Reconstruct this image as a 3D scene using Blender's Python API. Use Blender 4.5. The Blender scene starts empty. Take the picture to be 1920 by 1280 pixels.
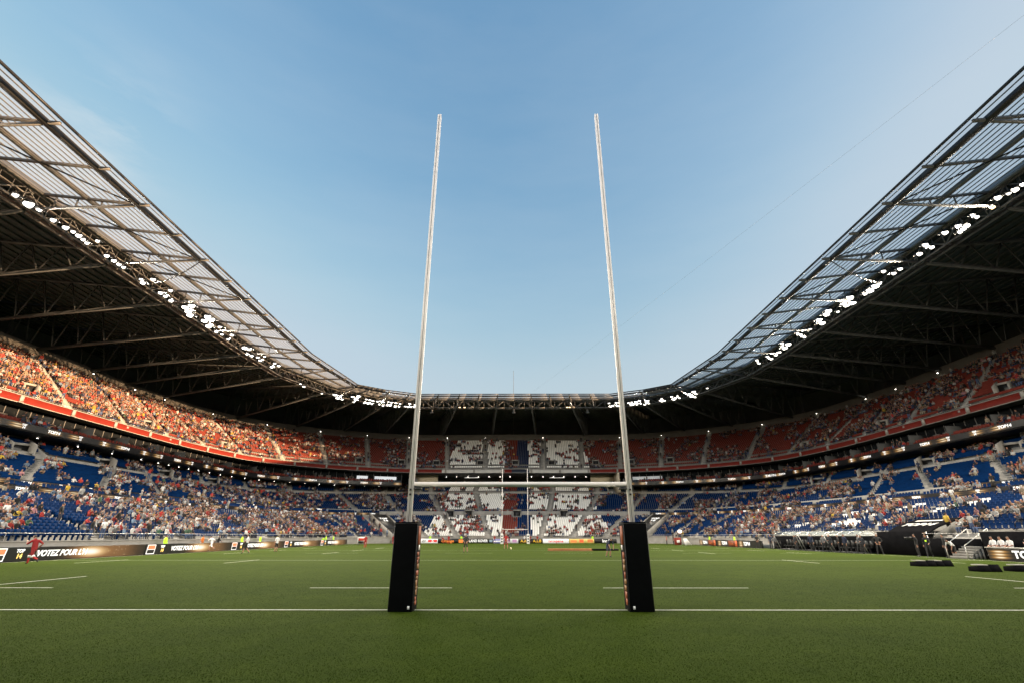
import bpy, math, random
import numpy as np
from mathutils import Vector
random.seed(7)
rng = np.random.default_rng(11)
S = bpy.context.scene
COL = S.collection
R = math.radians

# ------------------------------------------------------------------ helpers
def tag(o, label=None, cat=None, group=None, kind=None):
    if label: o['label'] = label
    if cat: o['category'] = cat
    if group: o['group'] = group
    if kind: o['kind'] = kind
    return o

def empty(name, loc=(0, 0, 0), rz=0, parent=None):
    o = bpy.data.objects.new(name, None); COL.objects.link(o)
    o.empty_display_size = .3
    o.location = loc; o.rotation_euler = (0, 0, rz)
    if parent: o.parent = parent
    return o

class MB:
    """collects vertex / face arrays and links them as ONE mesh object"""
    def __init__(s): s.V = []; s.n = 0; s.F = []; s.A = []
    def add(s, V, F, mat=0, col=None, uv=None):
        V = np.asarray(V, float).reshape(-1, 3); F = np.asarray(F, int)
        if F.size == 0: return
        m = np.full(len(F), mat) if np.isscalar(mat) else np.asarray(mat)
        c = None if col is None else np.broadcast_to(np.asarray(col, float), (len(F), 3))
        s.V.append(V); s.F.append((F + s.n, m, c)); s.n += len(V)
        s.A.append(np.zeros((len(V), 3)) if uv is None else np.asarray(uv, float))
    def box(s, c, size, rz=0, mat=0, col=None):
        h = np.array(size) / 2.
        V = np.array([[x, y, z] for x in (-1, 1) for y in (-1, 1) for z in (-1, 1)]) * h
        ca, sa = math.cos(rz), math.sin(rz)
        V = np.c_[V[:, 0]*ca - V[:, 1]*sa, V[:, 0]*sa + V[:, 1]*ca, V[:, 2]] + np.array(c)
        s.add(V, BOXF, mat, col)
    def beam(s, p, q, w, h=None, mat=0, up=(0, 0, 1)):
        h = h or w
        p = np.array(p, float); q = np.array(q, float); d = q - p
        L = np.linalg.norm(d)
        if L < 1e-6: return
        d /= L; u = np.array(up, float)
        if abs(d @ u) > .98: u = np.array([1., 0, 0])
        a = np.cross(d, u); a /= np.linalg.norm(a); b = np.cross(a, d)
        V = [o + a*x*w/2 + b*z*h/2 for o in (p, q) for x in (-1, 1) for z in (-1, 1)]
        s.add(V, BOXF, mat)
    def tube(s, p, q, r0, r1=None, n=8, mat=0):
        r1 = r0 if r1 is None else r1
        p = np.array(p, float); q = np.array(q, float); d = q - p; d /= np.linalg.norm(d)
        u = np.array([0, 0, 1.]) if abs(d[2]) < .9 else np.array([1., 0, 0])
        a = np.cross(d, u); a /= np.linalg.norm(a); b = np.cross(a, d)
        t = np.arange(n) * 2*math.pi/n
        ring = np.outer(np.cos(t), a) + np.outer(np.sin(t), b)
        V = np.r_[p + ring*r0, q + ring*r1, [p], [q]]
        i = np.arange(n); j = (i+1) % n
        s.add(V, np.c_[i, j, j+n, i+n], mat)
        s.F.append((np.c_[j, i, np.full(n, 2*n)] + s.n - len(V), np.full(n, mat), None))
        s.F.append((np.c_[i+n, j+n, np.full(n, 2*n+1)] + s.n - len(V), np.full(n, mat), None))
    def grid(s, G, mat=0, uv=None, close=False):
        """G: (a,b,3) grid of points -> quads"""
        G = np.asarray(G, float); a, b = G.shape[:2]
        i = np.arange(a-1)[:, None]*b + np.arange(b-1)[None]
        F = np.stack([i, i+1, i+b+1, i+b], -1).reshape(-1, 4)
        s.add(G.reshape(-1, 3), F, mat, None, None if uv is None else np.asarray(uv, float).reshape(-1, 3))
    def slab(s, B, T, mat=0, uv=None):
        """closed strip: rails B,T each (n,k,3) cross-section polygon points; here B=list of k polylines"""
        G = np.stack(list(B) + [B[0]], 1)
        s.grid(G, mat, uv)
        k = len(B)
        for e in (0, -1):
            P = np.array([b[e] for b in B])
            s.add(P, [list(range(k))], mat)
    def build(s, name, mats, parent=None, smooth=False, link=True):
        me = bpy.data.meshes.new(name)
        V = np.concatenate(s.V); me.vertices.add(len(V)); me.vertices.foreach_set('co', V.ravel().astype(np.float32))
        lv, st, mi, cc = [], [], [], []; off = 0; hascol = any(c is not None for _, _, c in s.F)
        for F, m, c in s.F:
            k = F.shape[1]; lv.append(F.ravel()); st.append(off + np.arange(len(F))*k); off += F.size; mi.append(m)
            if hascol: cc.append(np.full((len(F), 3), .5) if c is None else c)
        lv = np.concatenate(lv); st = np.concatenate(st); mi = np.concatenate(mi)
        me.loops.add(len(lv)); me.loops.foreach_set('vertex_index', lv.astype(np.int32))
        me.polygons.add(len(st)); me.polygons.foreach_set('loop_start', st.astype(np.int32))
        me.polygons.foreach_set('material_index', mi.astype(np.int32))
        if smooth: me.polygons.foreach_set('use_smooth', np.ones(len(st), bool))
        for m in (mats if isinstance(mats, (list, tuple)) else [mats]): me.materials.append(m)
        if any(a.any() for a in s.A):
            at = me.attributes.new('ruv', 'FLOAT_VECTOR', 'POINT'); at.data.foreach_set('vector', np.concatenate(s.A).ravel().astype(np.float32))
        if hascol:
            at = me.attributes.new('tint', 'FLOAT_COLOR', 'FACE')
            c4 = np.c_[np.concatenate(cc), np.ones(len(st))]
            at.data.foreach_set('color', c4.ravel().astype(np.float32))
        me.update(calc_edges=True)
        o = bpy.data.objects.new(name, me)
        if link: COL.objects.link(o)
        if parent: o.parent = parent
        return o
BOXF = np.array([[0, 1, 3, 2], [4, 6, 7, 5], [0, 4, 5, 1], [2, 3, 7, 6], [0, 2, 6, 4], [1, 5, 7, 3]])

def ordinal(n):
    a = 'zeroth first second third fourth fifth sixth seventh eighth ninth tenth eleventh twelfth thirteenth fourteenth fifteenth sixteenth seventeenth eighteenth nineteenth'.split()
    if n < 20: return a[n]
    t = {2: 'twent', 3: 'thirt', 4: 'fort', 5: 'fift', 6: 'sixt', 7: 'sevent', 8: 'eight', 9: 'ninet'}[n // 10]
    return t + ('ieth' if n % 10 == 0 else 'y-' + a[n % 10])

# ------------------------------------------------------------------ materials
def mat(name, col, rough=.6, var=0., scale=3., bump=0., bscale=40., metal=0., spec=.4, obj=False, attr=None, col2=None, emit=None, estr=0.):
    m = bpy.data.materials.new(name); m.use_nodes = True
    nt = m.node_tree; N = nt.nodes; L = nt.links; b = N['Principled BSDF']
    b.inputs['Roughness'].default_value = rough; b.inputs['Metallic'].default_value = metal
    b.inputs['Specular IOR Level'].default_value = spec
    b.inputs['Base Color'].default_value = (*col, 1)
    src = None
    if attr:
        a = N.new('ShaderNodeAttribute'); a.attribute_name = attr; src = a.outputs['Color']
    if obj:
        a = N.new('ShaderNodeObjectInfo'); src = a.outputs['Color']
    if var or col2:
        tc = N.new('ShaderNodeTexCoord'); no = N.new('ShaderNodeTexNoise')
        no.inputs['Scale'].default_value = scale; no.inputs['Detail'].default_value = 5; no.inputs['Roughness'].default_value = .65
        L.new(tc.outputs['Object'], no.inputs['Vector'])
        mx = N.new('ShaderNodeMix'); mx.data_type = 'RGBA'
        rp = N.new('ShaderNodeMapRange'); rp.inputs['From Min'].default_value = .3; rp.inputs['From Max'].default_value = .7
        L.new(no.outputs['Fac'], rp.inputs['Value']); L.new(rp.outputs['Result'], mx.inputs['Factor'])
        if src:
            h1 = N.new('ShaderNodeMix'); h1.data_type = 'RGBA'; h1.blend_type = 'MULTIPLY'; h1.inputs['Factor'].default_value = 1
            L.new(src, h1.inputs['A']); h1.inputs['B'].default_value = (1-var, 1-var, 1-var, 1)
            L.new(h1.outputs['Result'], mx.inputs['A']); L.new(src, mx.inputs['B'])
        else:
            mx.inputs['A'].default_value = (*[c*(1-var) for c in col], 1)
            mx.inputs['B'].default_value = (*(col2 or [min(1, c*(1+var)) for c in col]), 1)
        src = mx.outputs['Result']
    if src: L.new(src, b.inputs['Base Color'])
    if bump:
        tc = N.new('ShaderNodeTexCoord'); no = N.new('ShaderNodeTexNoise'); no.inputs['Scale'].default_value = bscale; no.inputs['Detail'].default_value = 4
        L.new(tc.outputs['Object'], no.inputs['Vector'])
        bp = N.new('ShaderNodeBump'); bp.inputs['Strength'].default_value = bump; bp.inputs['Distance'].default_value = .02
        L.new(no.outputs['Fac'], bp.inputs['Height']); L.new(bp.outputs['Normal'], b.inputs['Normal'])
    if emit:
        b.inputs['Emission Color'].default_value = (*emit, 1); b.inputs['Emission Strength'].default_value = estr
    return m

M = {}
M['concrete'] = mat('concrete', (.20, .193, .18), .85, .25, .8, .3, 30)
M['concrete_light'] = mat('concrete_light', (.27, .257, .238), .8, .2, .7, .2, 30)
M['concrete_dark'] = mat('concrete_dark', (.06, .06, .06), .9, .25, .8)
M['concrete_dark2'] = mat('darker_concrete', (.11, .107, .10), .85, .25, .8)  # darker grey concrete for the tunnel canopy side walls
M['cream'] = mat('cream_plaster', (.52, .45, .34), .8, .12, .6)
M['wall_band'] = mat('grey_brown_cladding', (.11, .10, .088), .7, .15, .5)
M['blue'] = mat('blue_plastic', (.0014, .017, .070), .7, .2, 1.2, spec=.03)
M['red'] = mat('red_plastic', (.14, .025, .017), .6, .2, 1.2, spec=.15)
M['white_seat'] = mat('white_plastic', (.84, .82, .78), .4, .06, 1.2)
M['red_panel'] = mat('red_fascia_paint', (.15, .018, .012), .45, .12, .6, spec=.15)
M['white_panel'] = mat('white_fascia_paint', (.5, .48, .45), .5, .1, .8)
M['navy_panel'] = mat('navy_fascia_paint', (.012, .016, .03), .5, .1, .8)
M['matt_black'] = mat('matt_black_cloth', (.008, .008, .009), 1., .2, 2, spec=0.)
M['black'] = mat('black_panel', (.010, .010, .011), .5, .2, 2)
M['dark_steel'] = mat('dark_steel', (.035, .034, .034), .5, .2, 2., metal=.3)
M['steel'] = mat('grey_steel_paint', (.16, .155, .15), .5, .15, 2.)
M['brown_steel'] = mat('brown_primer_steel', (.095, .098, .10), .7, .25, 1., spec=.1)
M['pale_steel'] = mat('galvanised_steel', (.20, .195, .19), .45, .15, 2., metal=.3)
M['deck'] = mat('dark_roof_deck', (.042, .062, .064), .8, .3, .4)
M['outer'] = mat('outer_wall_cladding', (.09, .102, .102), .85, .2, .4)
M['glass_dark'] = mat('dark_glazing', (.012, .014, .016), .12, .2, 1, spec=.5)
M['white_paint'] = mat('white_paint', (.88, .82, .79), .38, .08, 3.)
M['white_line'] = mat('white_line_paint', (.42, .44, .33), .8, .3, 9.)
M['black_vinyl'] = mat('black_vinyl', (.0013, .0016, .0018), .7, .3, 6., .25, 60, spec=.05)
M['foam_white'] = mat('white_vinyl', (.7, .7, .69), .5, .08, 4)
M['rail'] = mat('rail_steel', (.5, .49, .47), .35, .1, 3, metal=.6)
M['text_white'] = mat('white_lettering', (.8, .8, .8), .5, emit=(1, 1, 1), estr=.2)
M['text_gold'] = mat('gold_lettering', (.75, .5, .15), .5, emit=(1, .6, .15), estr=.35)
M['orange_print'] = mat('orange_print', (.24, .055, .018), .6, .35, 7)
M['gold_print'] = mat('gold_print', (.20, .095, .03), .6, .5, 9)
M['skin'] = mat('skin', (.30, .155, .105), .55, .2, 6)
M['crowd'] = mat('crowd_clothing', (.5, .5, .5), .8, attr='tint')
M['shirt'] = mat('shirt_fabric', (.5, .5, .5), .85, .15, 8, obj=True)
M['trouser_dark'] = mat('navy_trousers', (.018, .021, .035), .85, .2, 8)
M['trouser_blue'] = mat('blue_jeans', (.045, .075, .15), .85, .2, 8)
M['hair_dark'] = mat('dark_hair', (.018, .012, .008), .6, .2, 20)
M['hair_fair'] = mat('fair_hair', (.16, .10, .05), .6, .2, 20)
M['shoe'] = mat('dark_shoes', (.02, .02, .02), .5)
M['hivis'] = mat('hi_vis_fabric', (.45, .75, .03), .7, .1, 5, emit=(.5, .9, .05), estr=.10)
M['lens'] = mat('lit_lens', (1, 1, 1), .3, emit=(1., .93, .82), estr=1.7)
M['lens_big'] = mat('glaring_lens', (1, 1, 1), .3, emit=(1., .94, .84), estr=2.6)
M['lens_warm'] = mat('lit_warm_lens', (1, .9, .7), .3, emit=(1., .70, .36), estr=1.3)
M['spot'] = mat('lit_spot', (1, 1, 1), .3, emit=(1., .93, .80), estr=7.)
for k in ('lens', 'lens_big', 'lens_warm', 'spot'): M[k].cycles.emission_sampling = 'AUTO'
M['spot'].cycles.emission_sampling = 'NONE'

def tmat(name, col, tr=.5, fac=.5, rough=.4):
    """translucent sheet"""
    m = bpy.data.materials.new(name); m.use_nodes = True; N = m.node_tree.nodes; L = m.node_tree.links
    out = N['Material Output']; N.remove(N['Principled BSDF'])
    a = N.new('ShaderNodeBsdfTranslucent'); a.inputs['Color'].default_value = (*col, 1)
    d = N.new('ShaderNodeBsdfDiffuse'); d.inputs['Color'].default_value = (*[c*.6 for c in col], 1)
    t = N.new('ShaderNodeBsdfTransparent'); t.inputs['Color'].default_value = (*col, 1)
    m1 = N.new('ShaderNodeMixShader'); m1.inputs['Fac'].default_value = .25; L.new(a.outputs[0], m1.inputs[1]); L.new(d.outputs[0], m1.inputs[2])
    m2 = N.new('ShaderNodeMixShader'); m2.inputs['Fac'].default_value = tr; L.new(m1.outputs[0], m2.inputs[1]); L.new(t.outputs[0], m2.inputs[2])
    L.new(m2.outputs[0], out.inputs['Surface']); return m
M['glazing'] = tmat('frosted_roof_glazing', (.86, .88, .9), .72)
M['plexi'] = tmat('shelter_plexiglass', (.75, .8, .82), .8)

class NX:
    """tiny node-math expression builder"""
    def __init__(s, m): s.N = m.node_tree.nodes; s.L = m.node_tree.links
    def op(s, o, a, b=None, c=None, clamp=False):
        n = s.N.new('ShaderNodeMath'); n.operation = o; n.use_clamp = clamp
        for i, v in enumerate((a, b, c)):
            if v is None: continue
            if hasattr(v, 'links') or hasattr(v, 'is_linked'): s.L.new(v, n.inputs[i])
            else: n.inputs[i].default_value = v
        return n.outputs[0]
    def bumpf(s, x, c, w):      # smooth bump 0..1 around c
        d = s.op('DIVIDE', s.op('SUBTRACT', x, c), w)
        return s.op('POWER', 2.718, s.op('MULTIPLY', s.op('MULTIPLY', d, d), -1.))

def led_mat(name, period, golds, lines, strength=.9, base=(.010, .010, .012)):
    """black LED screen with pairs of gold streaks every few metres (attribute ruv = metres along, 0..1 up)"""
    m = mat(name, base, .35, .2, 2); x = NX(m); b = m.node_tree.nodes['Principled BSDF']
    at = x.N.new('ShaderNodeAttribute'); at.attribute_name = 'ruv'
    sp = x.N.new('ShaderNodeSeparateXYZ'); x.L.new(at.outputs['Vector'], sp.inputs[0])
    u = x.op('MODULO', x.op('ADD', sp.outputs[0], 9000.), period); v = sp.outputs[1]
    tot = None
    for c, w in golds:
        g = x.bumpf(u, c, w); ln = None
        for lc, lw in lines:
            q = x.bumpf(v, lc, lw); ln = q if ln is None else x.op('ADD', ln, q)
        g = x.op('MULTIPLY', g, x.op('ADD', ln, .06)); tot = g if tot is None else x.op('ADD', tot, g)
    cr = x.N.new('ShaderNodeValToRGB'); e = cr.color_ramp.elements
    e[0].color = (0, 0, 0, 1); e[1].color = (1, .86, .6, 1); e[1].position = 1
    k = e.new(.45); k.color = (.48, .24, .06, 1)
    x.L.new(tot, cr.inputs[0]); x.L.new(cr.outputs[0], b.inputs['Emission Color']); b.inputs['Emission Strength'].default_value = strength
    m.cycles.emission_sampling = 'NONE'
    return m
M['ribbon'] = led_mat('ribbon_screen', 9., [(1.2, .75), (4.6, .8)], [(.32, .09), (.66, .08)], .26)
M['bench_screen'] = led_mat('bench_screen', 40., [(.9, .5)], [(.25, .08), (.5, .08), (.75, .08)], .3)

def vote_mat():
    m = mat('perimeter_screen', (.012, .012, .013), .35, .2, 2); x = NX(m); b = m.node_tree.nodes['Principled BSDF']
    at = x.N.new('ShaderNodeAttribute'); at.attribute_name = 'ruv'
    sp = x.N.new('ShaderNodeSeparateXYZ'); x.L.new(at.outputs['Vector'], sp.inputs[0])
    u, v = sp.outputs[0], sp.outputs[1]
    g = x.op('MULTIPLY', x.bumpf(u, 8.3, 1.5), x.bumpf(v, .52, .45))
    g2 = x.op('MULTIPLY', x.bumpf(u, 11.3, 1.9), .22)
    no = x.N.new('ShaderNodeTexVoronoi'); no.inputs['Scale'].default_value = 4.2
    mp = x.N.new('ShaderNodeMapping'); mp.inputs['Scale'].default_value = (1, 1.1, 1); x.L.new(at.outputs['Vector'], mp.inputs[0]); x.L.new(mp.outputs[0], no.inputs['Vector'])
    dots = x.op('MULTIPLY', x.op('LESS_THAN', no.outputs['Distance'], .16), x.bumpf(u, 11.8, 1.6))
    tot = x.op('ADD', x.op('ADD', g, g2), x.op('MULTIPLY', dots, .6))
    cr = x.N.new('ShaderNodeValToRGB'); e = cr.color_ramp.elements
    e[0].color = (0, 0, 0, 1); e[1].color = (.95, .86, .72, 1); k = e.new(.3); k.color = (.22, .10, .03, 1); k = e.new(.65); k.color = (.62, .40, .18, 1)
    x.L.new(tot, cr.inputs[0]); x.L.new(cr.outputs[0], b.inputs['Emission Color']); b.inputs['Emission Strength'].default_value = .36
    m.cycles.emission_sampling = 'NONE'
    return m
M['vote'] = vote_mat()

# ------------------------------------------------------------------ text as meshes
_tc = {}
def text_np(s, size, shear=0., bold=0., ext=.008):
    key = (s, size, shear, bold)
    if key in _tc: return _tc[key]
    cu = bpy.data.curves.new('t', 'FONT'); cu.body = s; cu.size = size; cu.shear = shear; cu.offset = bold; cu.extrude = ext
    cu.align_x = 'CENTER'; cu.align_y = 'CENTER'; cu.resolution_u = 3
    o = bpy.data.objects.new('t', cu); COL.objects.link(o)
    dg = bpy.context.evaluated_depsgraph_get(); ev = o.evaluated_get(dg); me = ev.to_mesh()
    me.calc_loop_triangles()
    V = np.empty(len(me.vertices)*3, np.float32); me.vertices.foreach_get('co', V)
    F = np.empty(len(me.loop_triangles)*3, np.int32); me.loop_triangles.foreach_get('vertices', F)
    ev.to_mesh_clear(); bpy.data.objects.remove(o); bpy.data.curves.remove(cu)
    _tc[key] = (V.reshape(-1, 3).astype(float), F.reshape(-1, 3)); return _tc[key]
def put_text(mb, s, pos, right, up, size, mat=0, shear=0., bold=.012, sx=1.):
    V, F = text_np(s, size, shear, bold)
    r = np.array(right, float); r /= np.linalg.norm(r); u = np.array(up, float); u /= np.linalg.norm(u); n = np.cross(r, u)
    W = np.array(pos) + np.outer(V[:, 0]*sx, r) + np.outer(V[:, 1], u) + np.outer(V[:, 2], n)
    mb.add(W, F, mat)

# ------------------------------------------------------------------ bowl curves (right half; mirrored)
def cv(W, ys, pts, zs):
    st = [(W, y) for y in np.linspace(-32, ys, 5)]
    P = st + pts
    z = [zs[0]]*5 + list(zs[1:]) if len(zs) > 1 else [zs[0]]*10
    return np.array([(x, y, q) for (x, y), q in zip(P, z)])
CURV = dict(
 FR=cv(37.2, 70, [(37.2, 95), (36.3, 108), (32.5, 117.5), (22, 122.8), (0, 123.6)], [1.3]),
 R2=cv(53, 70, [(50, 96), (47, 113), (42, 125), (30, 133.5), (0, 136.5)], [6.0, 6.0, 6.2, 6.4, 6.7, 6.9]),
 R1=cv(56.4, 70, [(53.4, 97.5), (50.3, 115.5), (45, 128.3), (32, 137), (0, 139)], [7.0, 7.0, 7.2, 7.4, 7.7, 7.9]),
 ST=cv(65.4, 82, [(65.3, 98), (62, 121), (54, 134.5), (38.5, 144.3), (0, 148)], [11.4, 11.4, 11.6, 12.2, 12.8, 13.2]),
 TOP=cv(70.5, 85, [(69.8, 103), (66, 127), (57, 141.5), (40, 152), (0, 155)], [14., 14, 14.3, 15, 16.2, 17]),
 BX=cv(66.3, 92, [(65.8, 105), (63.2, 121), (52.0, 132.8), (36.3, 140), (0, 142.5)], [14.9]),
 BA=cv(68.5, 92, [(67.5, 107), (64, 120.7), (52.8, 133), (37.4, 141.3), (0, 144.1)], [19.6]),
 UT=cv(84.4, 100, [(83.2, 111), (78, 130), (62, 146.7), (42, 156.3), (0, 158)], [30.5]))
FULL = {}
for k, c in CURV.items():
    L_ = c * [-1, 1, 1]
    FULL[k] = np.r_[L_, c[-2::-1]]           # left A..G then right F..A : 19 points, u in 0..18
def C(k, u):
    """Catmull-Rom (chordal slopes) through the 19 stations"""
    P = FULL[k] if isinstance(k, str) else k
    u = np.clip(np.asarray(u, float), 0, 18); i = np.minimum(u.astype(int), 17); t = (u - i)[..., None]
    n = len(P); ch = np.linalg.norm(np.diff(P, axis=0), axis=1); T = np.empty_like(P)
    d = np.diff(P, axis=0) / ch[:, None]
    T[0] = d[0]; T[-1] = d[-1]
    T[1:-1] = (d[:-1]*ch[1:, None] + d[1:]*ch[:-1, None]) / (ch[1:] + ch[:-1])[:, None]
    T[1:4] = d[0]; T[-4:-1] = d[-1]; T[4] = d[3]; T[-5] = d[-4]
    h = ch[i][..., None]
    a, b, ta, tb = P[i], P[i+1], T[i]*h, T[i+1]*h
    t2, t3 = t*t, t*t*t
    return (2*t3-3*t2+1)*a + (t3-2*t2+t)*ta + (-2*t3+3*t2)*b + (t3-t2)*tb
UU = np.linspace(0, 18, 361)
def mix(p, q, v, u=UU):
    return C(p, u)*(1-v) + C(q, u)*v
def arclen(P): return np.r_[0, np.cumsum(np.linalg.norm(np.diff(P[:, :2], axis=0), axis=1))]
def norm_out(P):
    T = np.gradient(P[:, :2], axis=0); T /= np.linalg.norm(T, axis=1)[:, None] + 1e-9
    return np.c_[-T[:, 1], T[:, 0], np.zeros(len(P))]      # outward for travel left -> far -> right
def off(P, d=0, dz=0): return P + norm_out(P)*d + np.array([0, 0, dz])

STAD = empty('stadium')
tag(STAD, 'big stadium with blue lower seats, red upper seats and steel roof', 'stadium')

# ---- terraces --------------------------------------------------------------
TIERS = [  # name, front, back, rows
 ('T1', 'FR', 'R2', 18), ('TB', 'R2', 'R1', 4), ('T2', 'R1', 'ST', 12), ('T3', 'ST', 'TOP', 6), ('T4', 'BA', 'UT', 21)]
def terrace(mb, p, q, n, z0, z1, matl=0):
    rails = []
    for i in range(n):
        a, b = mix(p, q, i/n), mix(p, q, (i+1)/n)
        za = (C(p, UU)[:, 2]+z0)*(1-i/n) + (C(q, UU)[:, 2]+z1)*(i/n)
        zb = (C(p, UU)[:, 2]+z0)*(1-(i+1)/n) + (C(q, UU)[:, 2]+z1)*((i+1)/n)
        rails += [np.c_[a[:, :2], za], np.c_[b[:, :2], za]]
    rails.append(np.c_[C(q, UU)[:, :2], C(q, UU)[:, 2]+z1])
    mb.grid(np.stack(rails, 1), matl)
ZOFF = {'T1': (0, 0), 'TB': (.05, -.02), 'T2': (.2, 0), 'T3': (.55, 0), 'T4': (-.1, 0)}
low = MB()
for nm, p, q, n in TIERS[:4]: terrace(low, p, q, n, *ZOFF[nm])
low.build('lower_tier', M['concrete'], STAD)
up = MB(); terrace(up, 'BA', 'UT', 21, -.1, 0)
# underside of the upper tier and its flat soffit
ba, ut = C('BA', UU), C('UT', UU)
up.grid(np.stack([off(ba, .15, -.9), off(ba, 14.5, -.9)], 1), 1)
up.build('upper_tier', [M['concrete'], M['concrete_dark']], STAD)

def strip(k, d0, d1, z0, z1, u0=0, u1=18, n=None, base='z'):
    """closed solid strip along curve k between offsets d0..d1 and heights z0..z1 (relative)"""
    u = np.linspace(u0, u1, n or max(2, int((u1-u0)*20)))
    P = C(k, u) if isinstance(k, str) else k
    return P, [off(P, d0, z0), off(P, d1, z0), off(P, d1, z1), off(P, d0, z1)]
def ribbon(name, k, u0, u1, d, z0, z1, mats, th=.18, parent=None):
    P, B = strip(k, d, d+th, z0, z1, u0, u1)
    mb = MB(); mb.slab(B[1:], None, 1)
    s = arclen(P) + u0*31.
    f0, f1 = off(P, d-.004, z0), off(P, d-.004, z1)
    uv = np.stack([np.c_[s, s*0, s*0], np.c_[s, s*0+1, s*0]], 1)
    mb.grid(np.stack([f0, f1], 1), 0, uv)
    return mb, P, s
# pitch-side wall
w = MB(); P, B = strip('FR', -.9, 0, -1.3, -.05); w.slab(B, None, 0)
P, B = strip('FR', -.98, -.8, -.05, .03); w.slab(B, None, 0)
w.build('perimeter_wall', M['concrete_light'], STAD)
r = MB()
P = off(C('FR', UU), -.5, .55); step = 6
for a, b in zip(P[:-1:3], P[3::3]): r.tube(a, b, .018, n=5)
for a in P[::9]: r.tube(a - [0, 0, .6], a, .015, n=5)
r.build('handrail', M['rail'], STAD)

RS = []   # (mesh builder, P, s, text height, z mid)
def make_ribbon(k, u0, u1, d, z0, z1, words=True, phase=0.):
    mb, P, s = ribbon('ribbon_board', k, u0, u1, d, z0, z1, None)
    o = mb.build('ribbon_board', [M['ribbon'], M['black']], STAD)
    if words:
        lt = MB(); N_ = norm_out(P); h = z1 - z0
        t = math.ceil((s[0]-7-phase)/9)*9 + 7 + phase; k_ = 0
        while t < s[-1]-1.5:
            if t > s[0]+1.2:
                p = np.array([np.interp(t, s, P[:, i]) for i in range(3)]); nn = np.array([np.interp(t, s, N_[:, i]) for i in range(3)])
                right = np.array([nn[1], -nn[0], 0]); pos = p + nn*(d-.03) + [0, 0, (z0+z1)/2]
                lt = MB()
                if k_ % 3 == 0: put_text(lt, 'TOP14', pos, right, (0, 0, 1), h*.62, 0, .15, .02, 1.25)
                else:
                    put_text(lt, 'TOP', pos+np.array([0, 0, h*.2]), right, (0, 0, 1), h*.4, 0, .15, .012)
                    put_text(lt, '14', pos-np.array([0, 0, h*.2]), right, (0, 0, 1), h*.5, 0, .15, .015)
                lt.build('lettering', M['text_white'], o)
            t += 4.5; k_ += 1
    return o
make_ribbon('R2', 2.2, 7.62, -.2, 0, .62)
make_ribbon('R2', 10.38, 15.8, -.2, 0, .62, phase=2)
RB1L = make_ribbon('R1', 3.35, 6.75, -.2, 0, .58, phase=1)
RB1R = make_ribbon('R1', 14.3, 15.8, -.2, 0, .58, phase=1)
make_ribbon('BX', 2.2, 8.12, -.2, 0, .85, phase=3)
make_ribbon('BX', 9.88, 15.8, -.2, 0, .85, phase=3)
# the wide screen that carries the running words on the left
o = make_ribbon('R1', 2.2, 3.35, -.25, 0, .85, words=False)
lt = MB()
for s_, yy in (('DEMI-FINALE', 37.5), ('TOP14', 45.0)):
    put_text(lt, s_, (-56.1, yy, 7.42), (0, 1, 0), (0, 0, 1), .92, 0, .1, .02, 1.05)
for yy in (33.0, 49.3, 52.2):
    t = np.arange(14)*2*math.pi/14
    lt.add(np.r_[np.c_[np.full(14, -56.1), yy+.42*np.cos(t), 7.42+.36*np.sin(t)]], [list(range(14))], 1)
lt.build('lettering', [M['text_white'], mat('orange_ball_image', (.5, .2, .05), .5, emit=(1, .42, .12), estr=.6)], o)
# words on the right box ribbon and the left corner ribbon
def ribbon_word(k, u, d, zc, s_, size, par, m=0):
    P = C(k, np.array([u-.01, u, u+.01])); nn = norm_out(P)[1]; right = np.array([nn[1], -nn[0], 0])
    lt = MB(); put_text(lt, s_, P[1]+nn*d+[0, 0, zc], right, (0, 0, 1), size, 0, 0, .015); lt.build('lettering', M['text_white'], par)
ribbon_word('BX', 12.02, -.24, .42, 'DEMI-FINALE', .75, STAD.children[-1] if False else o)
ribbon_word('R1', 6.45, -.24, .3, 'DEMI-FINALE', .6, RB1L)

# concrete gangway walls
g = MB()
for k, u0, u1, d, z0, z1 in (('R2', 7.62, 10.38, -.1, 0, .92), ('R1', 6.75, 7.62, -.1, 0, .55), ('R1', 10.38, 14.3, -.1, .0, .62), ('ST', 0, 18, -.12, 0, .6)):
    P, B = strip(k, d, d+.16, z0, z1, u0, u1); g.slab(B, None, 0)
P, B = strip('R2', -.2, .1, -.25, -.02); g.slab(B, None, 0)
g.build('gangway_wall', M['concrete_light'], STAD)

# box level : slab, glazed front, partitions
for u0, u1 in ((2.2, 8.12), (9.88, 15.8)):
    bx = MB()
    P, B = strip('BX', 0, 4.6, .02, .62, u0, u1); bx.slab(B, None, 0)
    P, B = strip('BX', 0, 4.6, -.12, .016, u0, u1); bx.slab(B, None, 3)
    P, B = strip('BX', 4.3, 4.45, .63, 3.75, u0, u1); bx.slab(B, None, 1)
    s = arclen(P); N_ = norm_out(P)
    for j, t in enumerate(np.arange(1.5, s[-1], 1.9)):
        p = np.array([np.interp(t, s, P[:, i]) for i in range(3)]); nn = np.array([np.interp(t, s, N_[:, i]) for i in range(3)])
        rz = math.atan2(nn[1], nn[0])
        if j % 4 == 0: bx.box(p + nn*2.6 + [0, 0, 1.5], (3.2, .14, 2.3), rz, 0)
        bx.box(p + nn*4.24 + [0, 0, 1.95], (.08, .1, 3.2), rz, 2)
        if j % 4 in (1, 2): bx.box(p + nn*4.22 + [0, 0, 1.6], (.05, 1.3, 1.7), rz, 4)
    bx.build('box_gallery', [M['concrete_dark'], M['glass_dark'], M['steel'], M['black'], mat('drawn_blind_%d' % u0, (.13, .12, .11), .8, .2, 1)], STAD)
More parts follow.
